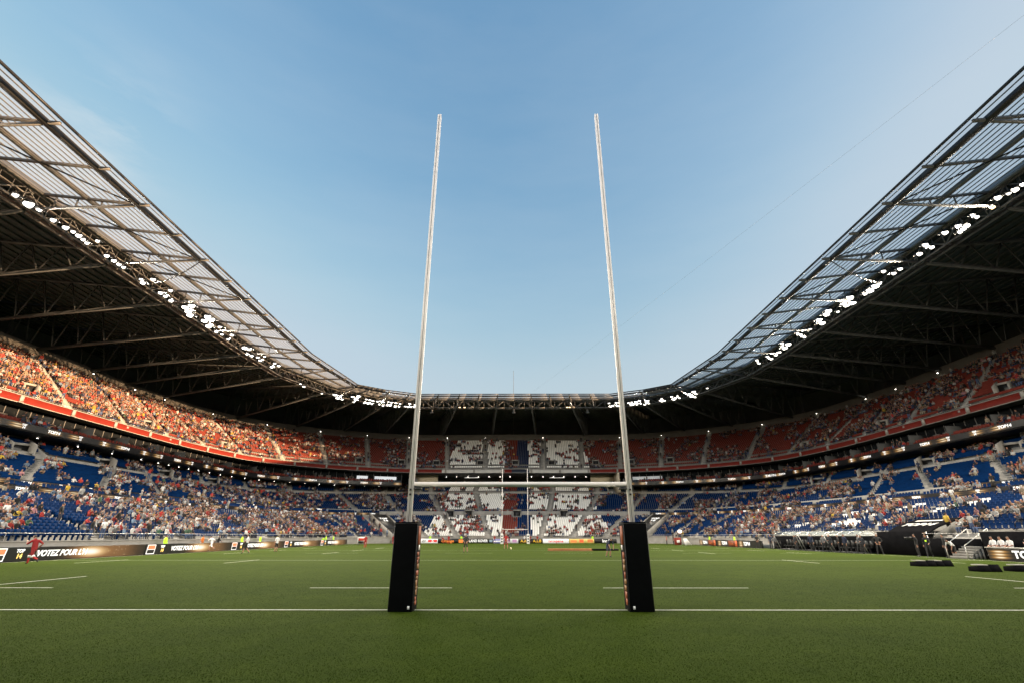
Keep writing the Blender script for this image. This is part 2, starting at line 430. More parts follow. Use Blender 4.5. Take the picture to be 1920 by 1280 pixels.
for u0, u1 in ((7.55, 7.72), (7.82, 8.08), (9.92, 10.3)):  # glowing panels stand in for daylight through the openings
    P, B = strip('BX', 4.1, 4.2, 1.9, 2.75, u0, u1); lw = MB(); lw.slab(B, None, 0); lw.build('daylight_panel', mat('daylight_panel_%d' % int(u0*100), (.6, .62, .64), .4, emit=(.9, .93, 1.), estr=.16 if u0 < 9 else .05), STAD)
# end walls of the boxes (pale) towards the far stand
for sg in (-1, 1):
    mb = MB(); mb.box((sg*30.2, 147.0, 15.9), (.5, 9, 5.4)); mb.box((sg*26.6, 149.5, 17.2), (7.0, .4, 3.0))
    mb.build('end_wall', M['cream'], STAD)
# back walls under the upper tier
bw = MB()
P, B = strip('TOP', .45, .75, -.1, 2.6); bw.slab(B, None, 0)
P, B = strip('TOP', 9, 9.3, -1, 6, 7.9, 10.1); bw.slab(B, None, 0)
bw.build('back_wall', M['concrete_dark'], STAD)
for u0, u1 in ((5.05, 5.75), (5.95, 6.35), (7.35, 7.85), (10.15, 10.65), (11.65, 12.3), (12.5, 13.1)):
    cw = MB(); P, B = strip('TOP', .2, .42, .05, 1.35, u0, u1); cw.slab(B, None, 0)
    if u1 < 6: 
        for q in np.linspace(.15, .9, 9): 
            if int(q*20) % 3: cw.box(P[int(q*(len(P)-1))] + norm_out(P)[int(q*(len(P)-1))]*.15 + [0, 0, .75], (.08, 1.2, .55), math.atan2(*norm_out(P)[int(q*(len(P)-1))][1::-1]), 1)
    cw.build('rear_wall_panel', [M['cream'], M['navy_panel']], STAD)

# balcony front: red, white at the far end, dark in the very middle
fb = MB()
uC = lambda x: float(np.interp(x, C('BA', UU)[:, 0], UU))
segs = [(0, uC(-21.3), 0), (uC(-21.3), uC(-3.0), 1), (uC(-3), uC(-.8), 0), (uC(-.8), uC(4.4), 2), (uC(4.4), uC(22.3), 1), (uC(22.3), 18, 0)]
for a, b, mi in segs:
    P, B = strip('BA', -.12, .12, -.86, .08, a, b, n=max(4, int((b-a)*24))); fb.slab(B, None, mi)
P, B = strip('BA', -.16, -.13, -.93, -.84); fb.slab(B, None, 3)
P, B = strip('BA', -.17, .14, .083, .14); fb.slab(B, None, 3)
BF = fb.build('balcony_front', [M['red_panel'], M['white_panel'], M['navy_panel'], M['concrete_light']], STAD)
sB = arclen(ba); NB = norm_out(ba)
def at_s(P, s, t): return np.array([np.interp(t, s, P[:, i]) for i in range(3)])
bk0 = None
for t in np.arange(3.5, sB[-1], 8.4):
    p = at_s(ba, sB, t); nn = at_s(NB, sB, t)
    if p[1] < 25: continue
    mb = MB(); rz = math.atan2(nn[1], nn[0]); mb.box((0, 0, -.35), (.22, .5, .75)); mb.box((-.02, 0, -.86), (.3, .7, .1))
    if bk0 is None: bk0 = mb.build('bracket', M['concrete_light'], BF); b = bk0
    else: b = bk0.copy(); COL.objects.link(b); b.parent = BF
    b.location = p - nn*.22; b.rotation_euler = (0, 0, rz)
hr = MB(); P = off(ba, .1, .42)
for a, b in zip(P[:-1:3], P[3::3]): hr.tube(a, b, .025, n=5)
for a in P[::3]: hr.tube(a-[0, 0, .3], a, .02, n=5)
hr.build('handrail', M['rail'], BF)
# wall band above the top row
wb = MB(); P, B = strip('UT', .5, 1.1, -.2, 2.3); wb.slab(B, None, 0)
wb.build('wall_band', M['wall_band'], STAD)

# ---- aisles -----------------------------------------------------------------
def aisle_us(k, spacing, phase):
    P = C(k, UU); s = arclen(P); mid = s[-1]/2
    ts = [mid + sg*(phase + i*spacing) for i in range(40) for sg in (-1, 1)]
    return sorted(float(np.interp(t, s, UU)) for t in ts if 0 < t < s[-1])
AIS = {'T1': aisle_us('R2', 10.6, 8.8), 'T2': aisle_us('R1', 11.2, 9.5), 'T4': aisle_us('BA', 11.3, 8.5)}
AIS['T3'] = AIS['T2']; AIS['TB'] = AIS['T1']
tiers = {t[0]: t for t in TIERS}
def pt(tn, u, v):
    _, p, q, n = tiers[tn]; z0, z1 = ZOFF[tn]
    P = C(p, u)*(1-v) + C(q, u)*v
    P = P + np.array([0, 0, 1.])*((z0*(1-v)+z1*v)) if np.ndim(P) == 1 else P + np.array([0, 0, z0*(1-v)+z1*v])
    return P
for tn in ('T1', 'T2', 'T3', 'T4'):
    n = tiers[tn][3]
    for u in AIS[tn]:
        a, b = pt(tn, u, 0), pt(tn, u, 1)
        if a[1] < 24: continue
        d = b - a; L = np.linalg.norm(d[:2]); dr = d[:2]/L; tr = np.array([-dr[1], dr[0]]); W = 1.15
        mb = MB(); m = n*2
        for i in range(m):
            f0, f1 = i/m, (i+1)/m
            c0, c1 = a+d*f0, a+d*f1; zt = a[2] + d[2]*(math.floor(i/2))/n + (d[2]/n/2 if i % 2 else 0) + .03
            V = [[*(c0[:2]+tr*sx*W/2), z] for sx in (-1, 1) for z in (zt-.32, zt)] + [[*(c1[:2]+tr*sx*W/2), z] for sx in (-1, 1) for z in (zt-.32, zt)]
            mb.add(V, [[0, 1, 3, 2], [1, 5, 7, 3], [4, 6, 7, 5], [0, 4, 5, 1], [2, 3, 7, 6]])
        mb.build('stairway', M['concrete_light'], STAD)

# ---- entrances cut into the rake ---------------------------------------------
ENT = []   # tier, u, v0, v1, half width
def entrance(tn, u, v0, v1, hw, h=2.3):
    a, b = pt(tn, u, v0), pt(tn, u, v1)
    d = b[:2]-a[:2]; L = np.linalg.norm(d); dr = d/L; tr = np.array([-dr[1], dr[0]]); rz = math.atan2(dr[1], dr[0])
    mb = MB(); zt = a[2]+h
    for sx in (-1, 1):
        p0, p1 = a[:2]+tr*sx*hw, b[:2]+tr*sx*hw; zz0, zz1 = a[2]-.3, b[2]+.2
        n2 = tr*.1
        V = []
        for pp, zb, ztp in ((p0, zz0, a[2]+1.1), (p1, zz0, max(zt, b[2]+1.0))):
            for q in (-1, 1): V += [[*(pp+n2*q), zb], [*(pp+n2*q), ztp]]
        mb.add(V, [[0, 1, 3, 2], [4, 6, 7, 5], [0, 4, 5, 1], [2, 3, 7, 6], [1, 5, 7, 3]], 0)
    c = (a[:2]+b[:2])/2
    mb.box((*(b[:2]-dr*.3), (zt+a[2])/2+.1), (.3, hw*2-.2, h+.4), rz, 1)       # black panel in place of the shade inside the opening
    mb.box((*(b[:2]-dr*.55), zt+.2), (.25, hw*2+.2, .3), rz, 0)              # lintel
    mb.box((*c, a[2]-.02), (L, hw*2-.22, .1), rz, 0)
    mb.build('stair_entrance', [M['concrete_light'], M['black']], STAD)
    ENT.append((tn, u, v0, v1, hw))
def uat(k, x, side=None):
    P = C(k, UU); return float(np.interp(x, P[:, 0], UU))
def uaty(k, y, sg):
    P = C(k, UU); m = UU <= 9 if sg < 0 else UU >= 9
    idx = np.where(m)[0]; Y = P[idx, 1]
    o = np.argsort(Y); return float(np.interp(y, Y[o], UU[idx][o]))
for x in (-44, -33, -23, -10, .3, 11, 24, 34, 44): entrance('T4', uat('BA', x)+.0, .12, .24, .9, 1.7)
for y in (66, 90, 113): 
    for sg in (-1, 1): entrance('T4', uaty('BA', y, sg), .12, .22, .9, 1.3)
for x in (-37.5, -30): entrance('T3', uat('TOP', x), .0, .5, 1.2, 2.)
for x in (30, 37.5): entrance('T3', uat('TOP', x), .0, .5, 1.2, 2.)
for x in (-17.5, -12.5, .7, 13.5): entrance('T1', uat('R2', x), .80, .99, 1.0, 2.)
for y in (50, 64, 78, 92, 106):
    for sg in (-1, 1): entrance('T3', uaty('ST', y, sg), .0, .45, 1.2, 1.05)

# ---- corner player tunnels with black covers over the lower rows ------------------
TUN = []
def corner_tunnel(u, hw, sg):
    t = empty('tunnel_cover')
    a, b = pt('T1', u, 0), pt('T1', u, .86)
    d = b-a; L = np.linalg.norm(d[:2]); dr = np.array([*(d[:2]/L), 0]); tr = np.array([-dr[1], dr[0], 0])
    dd = d/np.linalg.norm(d); nn = np.cross(tr, dd); nn *= np.sign(nn[2])
    c = MB()
    V = [p + tr*sx*hw + nn*z for p in (a+d*.25, b) for sx in (-1, 1) for z in (.75, .9)]
    c.add(V, BOXF, 0); co = c.build('canopy', M['black'], t)
    lt = MB(); m_ = a + d*.72 + nn*.93
    rgt = -tr if (np.cross(-tr, dd) @ nn) > 0 else tr
    put_text(lt, 'TOP', m_ + dd*.5, rgt, dd, 1.15, 0, .1, .03); put_text(lt, '14', m_ - dd*.75, rgt, dd, 1.35, 0, .1, .03)
    lt.build('lettering', M['text_white'], co)
    for sx in (-1, 1):
        wl = MB(); V = [a+d*f + tr*(sx*(hw+.15)+q*.1) + np.array([0, 0, z]) for f in (-.06, 1.) for q in (-1, 1) for z in (-.9, 1.15)]
        wl.add(V, BOXF, 0); wl.build('side_wall', M['concrete_light'], t)
    mo = MB(); p = a + d*.26; rz = math.atan2(dr[1], dr[0]); mo.box((p[0], p[1], a[2]+.4), (.2, hw*2-.1, 3.2), rz); mo.build('mouth_shade', M['black'], t)  # black panel stands for the shade inside the tunnel
    ENT.append(('T1', u, -.1, .88, hw+.5)); TUN.append(u)
    return t
UL, UR = uat('R2', -36.0), uat('R2', 38.)
tag(corner_tunnel(UL, 2.1, -1), 'black sloping tunnel cover with pale lettering in the far left corner rows', 'tunnel cover', 'corner tunnel covers')
tag(corner_tunnel(UR, 2.0, 1), 'black sloping tunnel cover in the far right corner beside a bright lamp', 'tunnel cover', 'corner tunnel covers')
MT = uaty('FR', 48.8, 1)        # main tunnel on the right side
ENT.append(('T1', MT, -.1, .26, 2.9))

# ---- seats ---------------------------------------------------------------------
SEATS = []     # (pos, yaw, colour index, tier, row, u)
for tn, p, q, n in TIERS:
    for i in range(n):
        v = (i+.55)/n; u = np.linspace(1.6, 16.4, 1500)
        A, B_ = C(p, u), C(q, u); P = A*(1-v)+B_*v
        z0, z1 = ZOFF[tn]; fz = i/n; P[:, 2] = (A[:, 2]+z0)*(1-fz) + (B_[:, 2]+z1)*fz
        s = arclen(P); t = np.arange(.3, s[-1], .55)
        pu = np.interp(t, s, u); pos = np.stack([np.interp(t, s, P[:, k]) for k in range(3)], 1)
        dr = (B_-A)[:, :2]; dr /= np.linalg.norm(dr, axis=1)[:, None]
        dx = np.interp(t, s, dr[:, 0]); dy = np.interp(t, s, dr[:, 1])
        keep = np.ones(len(t), bool)
        if tn in AIS:
            for ua in AIS[tn]:
                ta = np.interp(ua, u, s); keep &= abs(t-ta) > .85
        for e in ENT:
            if e[0] == tn and e[2] <= (i+.9)/n and i/n <= e[3]:
                ta = np.interp(e[1], u, s); keep &= abs(t-ta) > e[4]+.35
        if (tn == 'T4' and i in (0, 2)) or (tn == 'T1' and i >= 16) or (tn == 'TB' and i in (0, 3)) or (tn == 'T2' and i == 11): keep[:] = False
        if tn == 'TB': keep &= ~((pos[:, 0] < 0) & (pos[:, 1] < 54))
        if tn == 'T1' and i < 2: keep &= ~((pos[:, 0] > 30) & (pos[:, 1] < 73.5))
        # sight limits: nothing of the near end is ever in view
        keep &= pos[:, 1] > 22
        x = pos[:, 0]; far = (pos[:, 1] > 118)
        lo = -21.8 + (pos[:, 1]-123)*.085; hi = 23.2 - (pos[:, 1]-123)*.03
        ci = np.zeros(len(t), int) if tn != 'T4' else np.ones(len(t), int)
        wz = far & (x > lo) & (x < hi) & np.full(len(x), tn != 'TB')
        ci[wz] = 2; ci[far & (x > -2.9) & (x < .95)] = 1; ci[far & (x >= .95) & (x < 4.2)] = 0
        if tn == 'T4': ci[far & (x >= .95) & (x < 4.4)] = 3
        # white letter strokes in the blue of the right lower tier
        if tn == 'T1':
            for y0, sl in ((66.5, .9), (57.5, .8), (74, .9)):
                m = (x > 37) & (abs(pos[:, 1] - (y0 - (i-5)*sl)) < .9) & np.full(len(x), 4 <= i <= 12); ci[m] = 2
            m = (x > 37) & np.full(len(x), i in (4, 5)) & (pos[:, 1] > 62.2) & (pos[:, 1] < 68) ; ci[m] = 2
        yaw = np.arctan2(-dy, -dx) - math.pi/2
        for k in np.where(keep)[0]: SEATS.append((pos[k], yaw[k], ci[k], tn, i, pu[k]))
# red seats in front of the boxes
for u0, u1 in ((2.4, 8.05), (9.95, 15.6)):
    for i in range(2):
        u = np.linspace(u0, u1, 900); P = C('BX', u); N_ = norm_out(P); P = P + N_*(.75+i*.95) + [0, 0, .66+i*.3]
        s = arclen(P)
        for t in np.arange(.5, s[-1], .62):
            if (t % 7.6) < 1.0: continue
            p = at_s(P, s, t); nn = at_s(N_, s, t)
            if p[1] < 22: continue
            SEATS.append((p, math.atan2(-nn[1], -nn[0]) - math.pi/2, 1, 'BX', i, float(np.interp(t, s, u))))
print('seats', len(SEATS))
for tn in ('T1', 'T2', 'T4'):
    n = tiers[tn][3]
    for ua in AIS[tn]:
        for i in range(n):
            if rng.random() < .13:
                p = pt(tn, ua, (i+.3)/n); q = pt(tn, ua, 1)
                if p[1] > 30: SEATS.append((p + [0, 0, .05], math.atan2(*(p-q)[1::-1]) - math.pi/2 + (math.pi if rng.random() < .4 else rng.uniform(-.8, .8)), 9, tn, i, ua))
SP = np.array([s[0] for s in SEATS]); SY = np.array([s[1] for s in SEATS]); SC = np.array([s[2] for s in SEATS])
ST_ = np.array([s[3] for s in SEATS]); SR = np.array([s[4] for s in SEATS]); SU = np.array([s[5] for s in SEATS])

# camera model (for choosing which repeats show largest)
CAMX, CAMZ, TH, FPX = -.17, 1.68, R(22.1), 894.
def project(P):
    P = np.atleast_2d(P); X = P[:, 0]-CAMX + .0035*P[:, 1]; Y = P[:, 1]; Z = P[:, 2]-CAMZ
    fz = Y*math.cos(TH)+Z*math.sin(TH); up_ = -Y*math.sin(TH)+Z*math.cos(TH)
    return 960+FPX*X/fz, 640-FPX*up_/fz, fz

# ---- occupancy ------------------------------------------------------------------
px, py, pz = project(SP)
def density(i):
    tn, p, u, x_ = ST_[i], SP[i], SU[i], px[i]
    if tn == 'T4':
        if p[0] < -48: return .80 if x_ < 300 else (.6 if x_ < 470 else .46)
        if p[0] > 48: return .48 if x_ > 1500 else .32
        return .30 if abs(p[0]) > 23 else .28
    if tn == 'BX': return .10
    if p[0] < -30: 
        if tn == 'T1': return .40 if x_ < 240 else .56
        return .26 if x_ < 300 else .38
    if p[0] > 30:
        if tn == 'T1': return .38 if x_ < 1620 else .26
        return .18 if x_ > 1600 else .30
    if SC[i] == 2: return .31 if tn != 'T4' else .28
    if abs(p[0]-.65) < 3.6 and p[1] > 118: return .10
    return .40
dens = np.array([density(i) for i in range(len(SEATS))])
# clumps: smooth random field over arc position and height
kx = rng.uniform(0, 2*math.pi, 12); fr = rng.uniform(.12, .75, (12, 3))*rng.choice([-1, 1], (12, 3)); am = rng.uniform(.5, 1, 12)
field = sum(a*np.sin(SP @ f_ * np.array(1.) + k) for a, f_, k in zip(am, fr, kx)); field = (field-field.mean())/field.std()
cl = np.repeat(rng.normal(size=len(SEATS)//3+2), 3)[:len(SEATS)]
fieldw = np.where((SC == 2) & (SP[:, 1] > 118), .45, 1.); fieldw[(ST_ == 'T4') & (SP[:, 0] < -48)] = .5
score = fieldw*field + .8*cl + .35*rng.normal(size=len(SEATS)); score = score/score.std()
from statistics import NormalDist
thr = np.array([NormalDist().inv_cdf(1-min(.95, max(.01, d))) for d in np.unique(dens)]); thr = thr[np.searchsorted(np.unique(dens), dens)]
occ = score > thr
occ[SC == 9] = True
print('occupied', occ.sum())

# ---- seat meshes ------------------------------------------------------------------
def seat_solid():
    mb = MB(); mb.box((0, .03, .42), (.44, .40, .05)); 
    V = np.array([[x, y, z] for x in (-.22, .22) for y in (-.20, -.15) for z in (.42, .84)]); V[V[:, 2] > .8, 1] -= .07
    mb.add(V, BOXF); mb.box((0, -.1, .2), (.08, .12, .4)); return mb
inframe = (px > 4) & (px < 1916) & (py > 4) & (py < 1050)
cand = np.where(inframe & ~occ & (ST_ == 'T1') & (SC == 0) & (SP[:, 0] < 0))[0]
near = cand[np.argsort(np.linalg.norm(SP[cand] - [0, 0, 1.7], axis=1))][:100]
nearset = np.zeros(len(SEATS), bool); nearset[near] = True
s0 = None
for i in near:
    if s0 is None: s0 = seat_solid().build('seat', M['blue'], STAD); o = s0
    else: o = s0.copy(); COL.objects.link(o); o.parent = STAD
    o.location = SP[i]; o.rotation_euler = (0, 0, SY[i])
def inst(V, P, yaw, sc=None):
    c, s = np.cos(yaw)[:, None], np.sin(yaw)[:, None]
    v = np.broadcast_to(V[None], (len(P), *V.shape)) * (1 if sc is None else sc[:, None, None])
    return np.stack([v[..., 0]*c - v[..., 1]*s, v[..., 0]*s + v[..., 1]*c, v[..., 2]], -1) + P[:, None]
sv = np.array([[-.22, .22, .43], [.22, .22, .43], [.22, -.16, .40], [-.22, -.16, .40], [.22, -.25, .84], [-.22, -.25, .84], [-.22, .22, .36], [.22, .22, .36]])
sf = np.array([[0, 1, 2, 3], [3, 2, 4, 5], [6, 7, 1, 0]])
rest = np.where(~nearset & (SC < 9))[0]
W = inst(sv, SP[rest], SY[rest]); F = (sf[None] + (np.arange(len(rest))*8)[:, None, None]).reshape(-1, 4)
mb = MB(); mb.add(W.reshape(-1, 3), F, np.repeat(SC[rest], 3))
tag(mb.build('seat_rows', [M['blue'], M['red'], M['white_seat'], mat('navy_plastic', (.008, .014, .05), .4)], STAD), kind='stuff')
# ================================================================== roof
ROOF = empty('roof', parent=STAD)
def poly(pts):
    h = np.array(pts, float); full = np.r_[h, (h*[-1, 1])[-2::-1]]
    return full
nodesE = poly([(-39.9, -30), (-41.8, 92), (-40.6, 101), (-38.9, 113.7), (-33, 118.4), (-25.4, 122.3), (0, 122.3)])
nodesR = poly([(-54.2, -30), (-54.2, 92), (-53.6, 104), (-47, 121.5), (-38, 129.5), (-29, 133.2), (0, 133.8)])
nodesO = poly([(-104, -30), (-104, 92), (-103.5, 112), (-92, 146), (-74, 168), (-52, 180), (0, 184)])
ZE, ZR, ZO = 36.4, 38.1, 42.8
def rp(f, w):
    """roof point: f along the node list 0..12, w 0 edge .. 1 ring .. 2 outer"""
    i = min(int(f), 11); t = f-i
    g = lambda P: P[i]*(1-t)+P[i+1]*t
    if w <= 1: q = g(nodesE)*(1-w)+g(nodesR)*w; z = ZE+(ZR-ZE)*w
    else: q = g(nodesR)*(2-w)+g(nodesO)*(w-1); z = ZR+(ZO-ZR)*(w-1)
    return np.array([q[0], q[1], z])
FS = sorted(set(list(np.linspace(0, 1, 22)) + list(np.linspace(1, 11, 61)) + list(np.linspace(11, 12, 22))))
def rline(w, dz=0): return np.array([rp(f, w) + [0, 0, dz] for f in FS])
# glazing panels (tilt a hair between bars)
gz = MB()
gz.grid(np.stack([rline(-.0), rline(.5), rline(1.0)], 1))
gz.build('glazing', M['glazing'], ROOF)
gb = MB()
for w in list(np.linspace(.0, .105, 3)) + list(np.linspace(.18, .56, 8)) + list(np.linspace(.63, .98, 7)):
    P = rline(w, -.07)
    for a, b, f in zip(P[:-1], P[1:], FS):
        if f < 3.9 or f > 7.95: gb.beam(a, b, .065, .09)
        elif round(w*100) % 3 == 0: gb.beam(a, b, .05, .04)
gb.build('glazing_bar', M['steel'], ROOF)
eb = MB()
P = rline(.118, -.36)
for a, b, f in zip(P[:-1], P[1:], FS): eb.beam(a, b, .42, .55) if f < 3.9 or f > 7.95 else eb.beam(a, b, .3, .26)
P = rline(0, -.02)
for a, b in zip(P[:-1], P[1:]): eb.beam(a, b, .16, .22)
eb.build('edge_beam', M['dark_steel'], ROOF)
for w, sz in ((.58, .34), (.985, .45)):
    pb = MB(); P = rline(w, -.28)
    for a, b, f in zip(P[:-1], P[1:], FS): pb.beam(a, b, sz, .36 if f < 3.9 or f > 7.95 else .14)
    pb.build('purlin', M['steel'], ROOF)
# deck over the seats with its purlins
dk = MB(); dk.grid(np.stack([rline(1.0, .05), rline(1.33, .05), rline(1.66, .05), rline(2, .05)], 1), 0); dk.grid(np.stack([rline(1.0, .5), rline(2, .5)], 1), 0)
for w in np.linspace(1.05, 1.95, 26):
    P = rline(w, -.12)
    for a, b in zip(P[:-1:2], P[2::2]): dk.beam(a, b, .16, .28, 1)
dk.build('roof_deck', [M['deck'], M['brown_steel']], ROOF)
ow = MB(); P = rline(2, .52); Q = P.copy(); Q[:, 2] = 0; ow.grid(np.stack([Q, P], 1)); ow.build('outer_wall', M['outer'], STAD)
# gable ends of the bowl, out of view
# rafters
raf_f = []
ys = [26.6+5.8*i for i in range(-7, 12)]
for y in ys: raf_f.append((y+30)/122.)
FF = [f for f in raf_f if f <= 1.] + [1.45, 2.05, 2.55, 3.05, 3.55, 4.1, 4.75] + [5+ (25.4-x)/25.4 for x in (20, 14.5, 9.3, 4.4)]
FF = [(f, i) for i, f in enumerate(FF)]
FF = FF + [(12-f, i) for f, i in FF]
for f, i in FF:
    if rp(f, 0)[1] < 12: continue
    mb = MB(); a, b = rp(f, .02)-[0, 0, .3], rp(f, 1)-[0, 0, .32]
    mb.beam(a, b, .2, .3)
    if i % 2 == 0 or f > 4.9 and f < 7.1:
        e = rp(f, .13)-[0, 0, .5]; k = rp(f, 1)-[0, 0, 2.4]
        mb.beam(e, k, .22, .26)
        for t in (.35, .6, .82):
            p0 = e*(1-t)+k*t; p1 = a*(1-t)+b*t; mb.beam(p0, [p0[0], p0[1], p1[2]], .12)
    mb.build('rafter', M['steel'], ROOF)
# cross bracing rods in a few bays
for f0, f1 in ((raf_f[8], raf_f[9]), (raf_f[10], raf_f[11]), (raf_f[12], raf_f[13])):
    for g in (lambda f: f, lambda f: 12-f):
        mb = MB(); mb.beam(rp(g(f0), .95)-[0, 0, .5], rp(g(f1), .55)-[0, 0, .5], .12); mb.beam(rp(g(f1), .55)-[0, 0, .5], rp(g(f1+.045), .13)-[0, 0, .5], .12)
        mb.build('bracing_rod', M['dark_steel'], ROOF)
# ring truss
def ring_truss(f0, f1):
    mb = MB(); n = int(np.linalg.norm(rp(f1, 1)[:2]-rp(f0, 1)[:2]) / 2.9) if int(f0) == int(f1-1e-6) else None
    fs = np.linspace(f0, f1, 140); P = np.array([rp(f, 1) for f in fs]); s = arclen(P); n = int(s[-1]/2.9); t = np.linspace(0, s[-1], n+1)
    P = np.stack([np.interp(t, s, P[:, k]) for k in range(3)], 1); N_ = norm_out(P)
    ti, to, bi, bo = P + N_*.1 - [0, 0, .5], P + N_*1.7 - [0, 0, .35], P + N_*.2 - [0, 0, 2.5], P + N_*1.5 - [0, 0, 2.5]
    for j in range(n):
        for q, w in ((ti, .2), (to, .2), (bi, .17), (bo, .17)): mb.beam(q[j], q[j+1], w)
        if j % 2: mb.beam(ti[j], bi[j+1], .11); mb.beam(to[j], bo[j+1], .11)
        else: mb.beam(bi[j], ti[j+1], .11); mb.beam(bo[j], to[j+1], .11)
        mb.beam(ti[j], bi[j], .09); mb.beam(bi[j], bo[j], .08); mb.beam(bi[j], bo[j+1], .06); mb.beam(to[j], bi[j], .08)
        m_ = (ti[j]+ti[j+1])/2; mb.beam(m_, (bi[j]+bi[j+1])/2, .06)
    # walkway grid under the truss
    mb.grid(np.stack([bi*.65+bo*.35-[0, 0, .1], bi*.35+bo*.65-[0, 0, .1]], 1), 1)
    mb.build('ring_truss', [M['pale_steel'], M['dark_steel']], ROOF)
ring_truss(0, 2.6); ring_truss(2.6, 5.); ring_truss(5, 7); ring_truss(7, 9.4); ring_truss(9.4, 12)
# radial girders carrying the deck
GF = [f for f in raf_f[::2] if f <= 1.] + [1.45, 2.05, 2.8, 3.5, 4.2, 4.9] + [5+(25.4-x)/25.4 for x in (14.5, 4.4)]
for f in GF + [12-f for f in GF]:
    if rp(f, 1)[1] < 14: continue
    mb = MB(); t0, t1 = rp(f, 1.02), rp(f, 1.92)
    b0 = t0 - [0, 0, 2.7]; b1 = rp(f, 1.75); b1[2] = 31.6
    tt = lambda q: rp(f, 1.02+.73*q)-[0, 0, .35]
    mb.beam(t0-[0, 0, .4], t1-[0, 0, .4], .3, .4); mb.beam(b0, b1, .34, .42); m = 8
    for j in range(m):
        p0, p1 = b0*(1-j/m)+b1*j/m, b0*(1-(j+1)/m)+b1*(j+1)/m
        mb.beam(p0, tt((j+.5)/m), .16); mb.beam(tt((j+.5)/m), p1, .16)
    mb.beam(b1, tt(1), .3); 
    mb.build('girder', M['brown_steel'], ROOF)

# downlights along the wall band, under the balcony and under the boxes
dl0 = None
def downlight(p, r=.16):
    global dl0
    if dl0 is None:
        mb = MB(); t = np.arange(8)*math.pi/4
        for z0, z1, r0, r1, mi in ((.08, .22, 1, .8, 0), (0, .08, .9, 1., 1)):
            V = np.r_[np.c_[np.cos(t)*r0, np.sin(t)*r0, np.full(8, z0)], np.c_[np.cos(t)*r1, np.sin(t)*r1, np.full(8, z1)]]
            i = np.arange(8); mb.add(V, np.c_[i, (i+1) % 8, (i+1) % 8+8, i+8], mi)
        mb.add(np.c_[np.cos(t)*.9, np.sin(t)*.9, np.zeros(8)], [list(range(8))], 1)
        dl0 = mb.build('downlight', [M['dark_steel'], M['spot']], STAD); o = dl0
    else: o = dl0.copy(); COL.objects.link(o); o.parent = STAD
    o.location = p; o.scale = (r, r, r); return o
for u in AIS['T4']:
    p = C('UT', u)
    if p[1] > 84: downlight(p + [0, 0, 1.1] - norm_out(C('UT', np.array([u-.01, u, u+.01])))[1]*.2, .13)
for x in np.arange(-21, 22, 3.3):
    if abs(x-2) > 1.5: downlight((x+rng.uniform(-.2, .2), 151.5, 18.4), .15)
for u in np.linspace(2.8, 7.9, 24): downlight(off(C('BX', np.array([u-.01, u, u+.01])), 2.4, -.28)[1], .10)
sl = MB(); sl.box((-13.2, 152, 18.2), (4.2, .3, .12)); sl.box((13.2, 152, 18.2), (4.6, .3, .12)); sl.build('strip_light', mat('lit_strip', (1, 1, 1), emit=(1, .95, .85), estr=.18), STAD)

